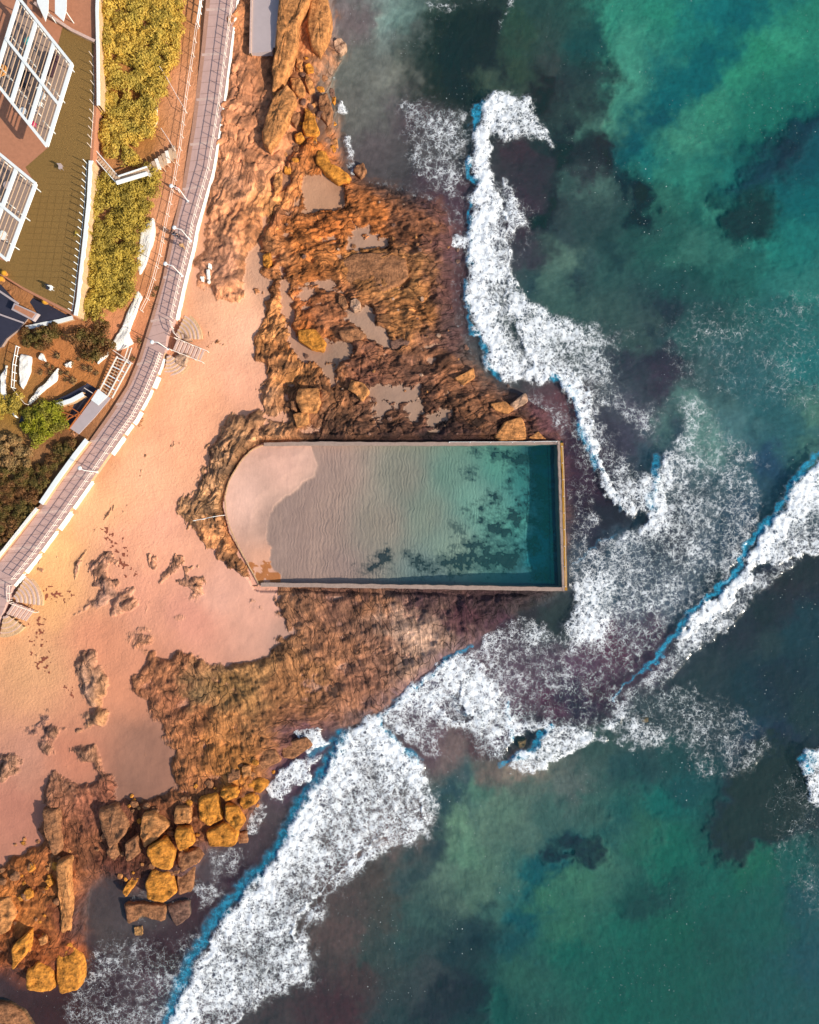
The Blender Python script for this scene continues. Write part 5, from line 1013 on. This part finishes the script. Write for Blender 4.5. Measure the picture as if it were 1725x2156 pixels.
fence_run('timber_rail', [(341, 148), (356, 172), (376, 208), (394, 238)], 5.2, .8, 26, 'single pale timber rail slanting down to the promenade railing', 'rail', r=.05); fence_run('timber_rail', [(344, 277), (358, 298), (370, 318)], 5.0, .8, 20, 'short pale timber rail beside the weathered steps', 'rail', r=.05)
m = MB(); m.prism(Q("530,-60 592,-60 588,20 577,98 572,108 529,112 528,40", 4.3), 2.5); m.build('concrete_ramp', M_grey)['kind'] = 'structure'
for pts, lab in (([(531, -60), (529, 20), (527, 112)], 'pale kerb on the land side of the concrete ramp'), ([(592, -60), (588, 20), (577, 100)], 'pale kerb on the sea side of the concrete ramp')): wallthing('kerb', pts, 4.5, .25, 1, M_band, lab, 'kerb')

# ---- shrubs
def leafcloud(seed, R0, Ht, n, leaf, mat):
    r = random.Random(seed); m = MB(); lobes = [(Vector((r.uniform(-.6, .6)*R0, r.uniform(-.6, .6)*R0, r.uniform(.35, .75)*Ht)), r.uniform(.42, .68)*R0) for _ in range(7)]
    for _ in range(n):
        c, rr = r.choice(lobes); d = Vector((r.gauss(0, 1), r.gauss(0, 1), r.gauss(.35, 1))).normalized(); p = c+Vector((d.x, d.y, d.z*.75))*rr*r.uniform(.7, 1.08)
        p.z = max(p.z, .05); nrm = (d+Vector((r.uniform(-.8, .8), r.uniform(-.8, .8), r.uniform(-.3, .9)))).normalized(); x = nrm.orthogonal().normalized(); y = nrm.cross(x); a = r.uniform(0, 6.28)
        x, y = x*math.cos(a)+y*math.sin(a), y*math.cos(a)-x*math.sin(a); L = leaf*r.uniform(.7, 1.2); k = len(m.v)
        m.v += [p-x*L, p+y*L*.5, p+x*L, p-y*L*.5]; m.f.append((k, k+1, k+2, k+3))
    me = bpy.data.meshes.new('foliage'); me.from_pydata([tuple(v) for v in m.v], [], m.f); me.materials.append(mat); return me
def leafmat(name, c, c2):
    m = NT(name); P = m.pos(); f = m.smooth(m.noise(P, .5, 4, .65), .4, .6); f2 = m.m_('MULTIPLY_ADD', m.noise(P, 5, 3, .7), 1.3, .35)
    cc = m.vm('SCALE', m.mixc(f, c, c2), scale=f2); p = m.principled(cc, .6, None, .25); p.inputs['Subsurface Weight'].default_value = 0
    tr = m.n('ShaderNodeBsdfTranslucent'); m.l(cc, tr.inputs[0]); mx = m.n('ShaderNodeMixShader'); mx.inputs[0].default_value = .3; m.l(p.outputs[0], mx.inputs[1]); m.l(tr.outputs[0], mx.inputs[2]); m.l(mx.outputs[0], m.out.inputs[0]); return m.m
L_gold = leafmat('leaf_gold', (.74, .50, .09), (.52, .38, .07)); L_olive = leafmat('leaf_olive', (.58, .42, .07), (.38, .28, .05)); L_dark = leafmat('leaf_dark', (.16, .12, .03), (.24, .11, .04)); L_lime = leafmat('leaf_lime', (.34, .33, .02), (.25, .22, .03)); L_tan = leafmat('leaf_tan', (.42, .25, .10), (.30, .20, .08))
m = MB()
for i in range(9): a = i*.7; m.tube(Vector((0, 0, -.3)), Vector((math.cos(a)*.6, math.sin(a)*.6, .7+.1*(i % 3))), .05, .02, 5)
stem_me = bpy.data.meshes.new('stems'); stem_me.from_pydata([tuple(v) for v in m.v], [], m.f); stem_me.materials.append(simple('bark', (.12, .06, .035), .9))
def shrubs(pg, step, mat, R0, Ht, label, group, seed, n=620, leaf=.15, skip=0.0):
    pg = poly(pg); r = random.Random(seed); var = [leafcloud(seed*10+i, R0, Ht, n, leaf, mat) for i in range(3)]
    us = [p[0] for p in pg]; vs_ = [p[1] for p in pg]; v = min(vs_); row = 0
    while v < max(vs_):
        u = min(us)+(row % 2)*step/2
        while u < max(us):
            uu, vv = u+r.uniform(-.33, .33)*step, v+r.uniform(-.33, .33)*step; u += step
            if not inside((uu, vv), pg) or r.random() < skip: continue
            z = max(ground_z(uu, vv), 3.2)-.1; o = empty('shrub', PT(uu, vv, z), label, 'shrub', group, r.uniform(0, 6.28)); s_ = r.uniform(.7, 1.2); o.scale = (s_, s_, s_*r.uniform(.8, 1.2))
            for nm, me in (('foliage', r.choice(var)), ('stems', stem_me)): c = bpy.data.objects.new(nm, me); col.objects.link(c); c.parent = o
        v += step*.86; row += 1
shrubs("212,-30 390,-30 384,60 372,120 352,180 342,235 322,290 300,335 255,352 215,318 205,240 210,120", 21, L_gold, 1.18, 1.4, 'golden green shrub in the upper shrub bed beside the garden wall', 'shrubs of the upper bed', 1, skip=.1)
shrubs("196,352 250,392 330,372 334,440 306,480 292,560 290,600 268,645 240,672 205,690 170,665 176,560 190,450", 20, L_olive, 1.12, 1.4, 'olive green shrub in the long bed between the lawn wall and the promenade', 'shrubs of the long bed', 2, skip=.08)
shrubs("165,700 235,695 246,730 205,752 168,735", 20, L_dark, 1.1, 1.8, 'dark green shrub above the timber stairs', 'dark shrubs above the timber stairs', 3)
shrubs("40,690 100,690 130,700 110,735 60,730", 22, L_dark, .9, 1.2, 'dull green shrub below the short white garden wall', 'shrubs below the short white wall', 4, skip=.2)
shrubs("60,862 128,862 134,900 108,930 60,925 50,890", 19, L_lime, 1.0, 1.6, 'bright lime green shrub left of the shelter', 'lime green shrubs by the shelter', 5)
shrubs("-20,925 50,925 70,960 50,985 -20,990", 20, L_tan, .9, 1.2, 'pale tan dry shrub at the left edge', 'dry tan shrubs at the left edge', 6)
shrubs("0,990 70,985 110,960 150,925 172,930 120,1000 84,1052 30,1120 -20,1165 -40,1080", 17, L_dark, .8, 1.2, 'dark brown green hedge shrub along the wall of the lower promenade', 'hedge beside the lower promenade', 7, leaf=.12)
shrubs("-30,830 45,840 50,880 -30,900", 20, L_olive, .9, 1.2, 'olive shrub under the white stone edging at the left', 'olive shrubs at the left', 8)
shrubs("152,292 178,298 186,318 168,316", 13, L_dark, .7, 1.2, 'withered brown shrub at the corner of the V shaped walkway', 'withered shrubs by the walkway', 9, n=300)
shrubs("260,770 282,740 300,700 330,600 336,560 342,560 330,640 306,720 285,765", 15, L_tan, .35, .3, 'low dry tuft on the verge left of the promenade', 'dry tufts on the verge', 10, n=120, leaf=.1, skip=.4)
shrubs("140,740 200,770 215,790 180,800 130,815 100,790 60,800 70,770", 19, L_tan, .5, .4, 'low dry tuft on the garden bank', 'dry tufts on the garden bank', 11, n=160, leaf=.11, skip=.35)

# ---- loose rubble between the boulders: small angular rocks, one mesh per kind, each rock an object
def rubble(pg, n, mats, lab, group, seed, s0, s1):
    pg = poly(pg); r = random.Random(seed); vars_ = []
    for k in range(6):
        m = MB(); m.ball(Vector((0, 0, 0)), 1.0, 9, 6, .62); sx, sy = r.uniform(.7, 1.0), r.uniform(.6, 1.0)
        for i, v in enumerate(m.v):
            d = mnoise.cell(v*1.3+Vector((k*7.1, 0, 0)))*.16+mnoise.noise(v*1.7+Vector((k*3.3, 1, 0)))*.34; m.v[i] = Vector((v.x*sx*(1+d), v.y*sy*(1+d), min(v.z*(1+d), .42)))
        me = bpy.data.meshes.new('small_rock'); me.from_pydata([tuple(v) for v in m.v], [], m.f); me.materials.append(MR[mats[k % len(mats)]]); vars_.append(me)
    us = [p[0] for p in pg]; vs_ = [p[1] for p in pg]; c = 0; tries = 0
    while c < n and tries < n*40:
        tries += 1; u, v = r.uniform(min(us), max(us)), r.uniform(min(vs_), max(vs_))
        if not inside((u, v), pg): continue
        z = ground_z(u, v); o = bpy.data.objects.new('small_rock', r.choice(vars_)); col.objects.link(o); s_ = s0*(s1/s0)**(r.random()**1.6)
        o.location = PT(u, v, max(z, -.3)+s_*.12); o.scale = (s_, s_, s_*r.uniform(.7, 1.1)); o.rotation_euler = (r.uniform(-.2, .2), r.uniform(-.2, .2), r.uniform(0, 6.3)); tag(o, lab, 'rock', group); c += 1
rubble("260,1660 360,1700 430,1640 500,1600 560,1590 590,1620 545,1700 500,1760 430,1800 400,1870 340,1890 250,1870 200,1800 230,1720", 110, 'obbt', 'small angular brown rock wedged between the lower boulders', 'rubble of the lower boulder field', 31, .22, .75)
rubble("0,1800 90,1740 150,1780 140,1880 100,1960 60,2000 0,2000", 45, 'obt', 'small angular rock on the reef at the lower left edge', 'rubble at the lower left edge', 32, .25, .9)
rubble("600,190 640,120 690,130 715,240 700,320 640,320 610,360 580,350", 55, 'btgo', 'small angular rock at the foot of the upper cliff boulders', 'rubble of the upper shore', 33, .2, .7)
rubble("600,420 720,380 900,420 980,520 980,680 1040,780 1160,880 1160,920 700,915 650,850 620,720", 90, 'bgtp', 'small loose rock lying on the upper reef', 'loose rocks of the upper reef', 34, .14, .42)
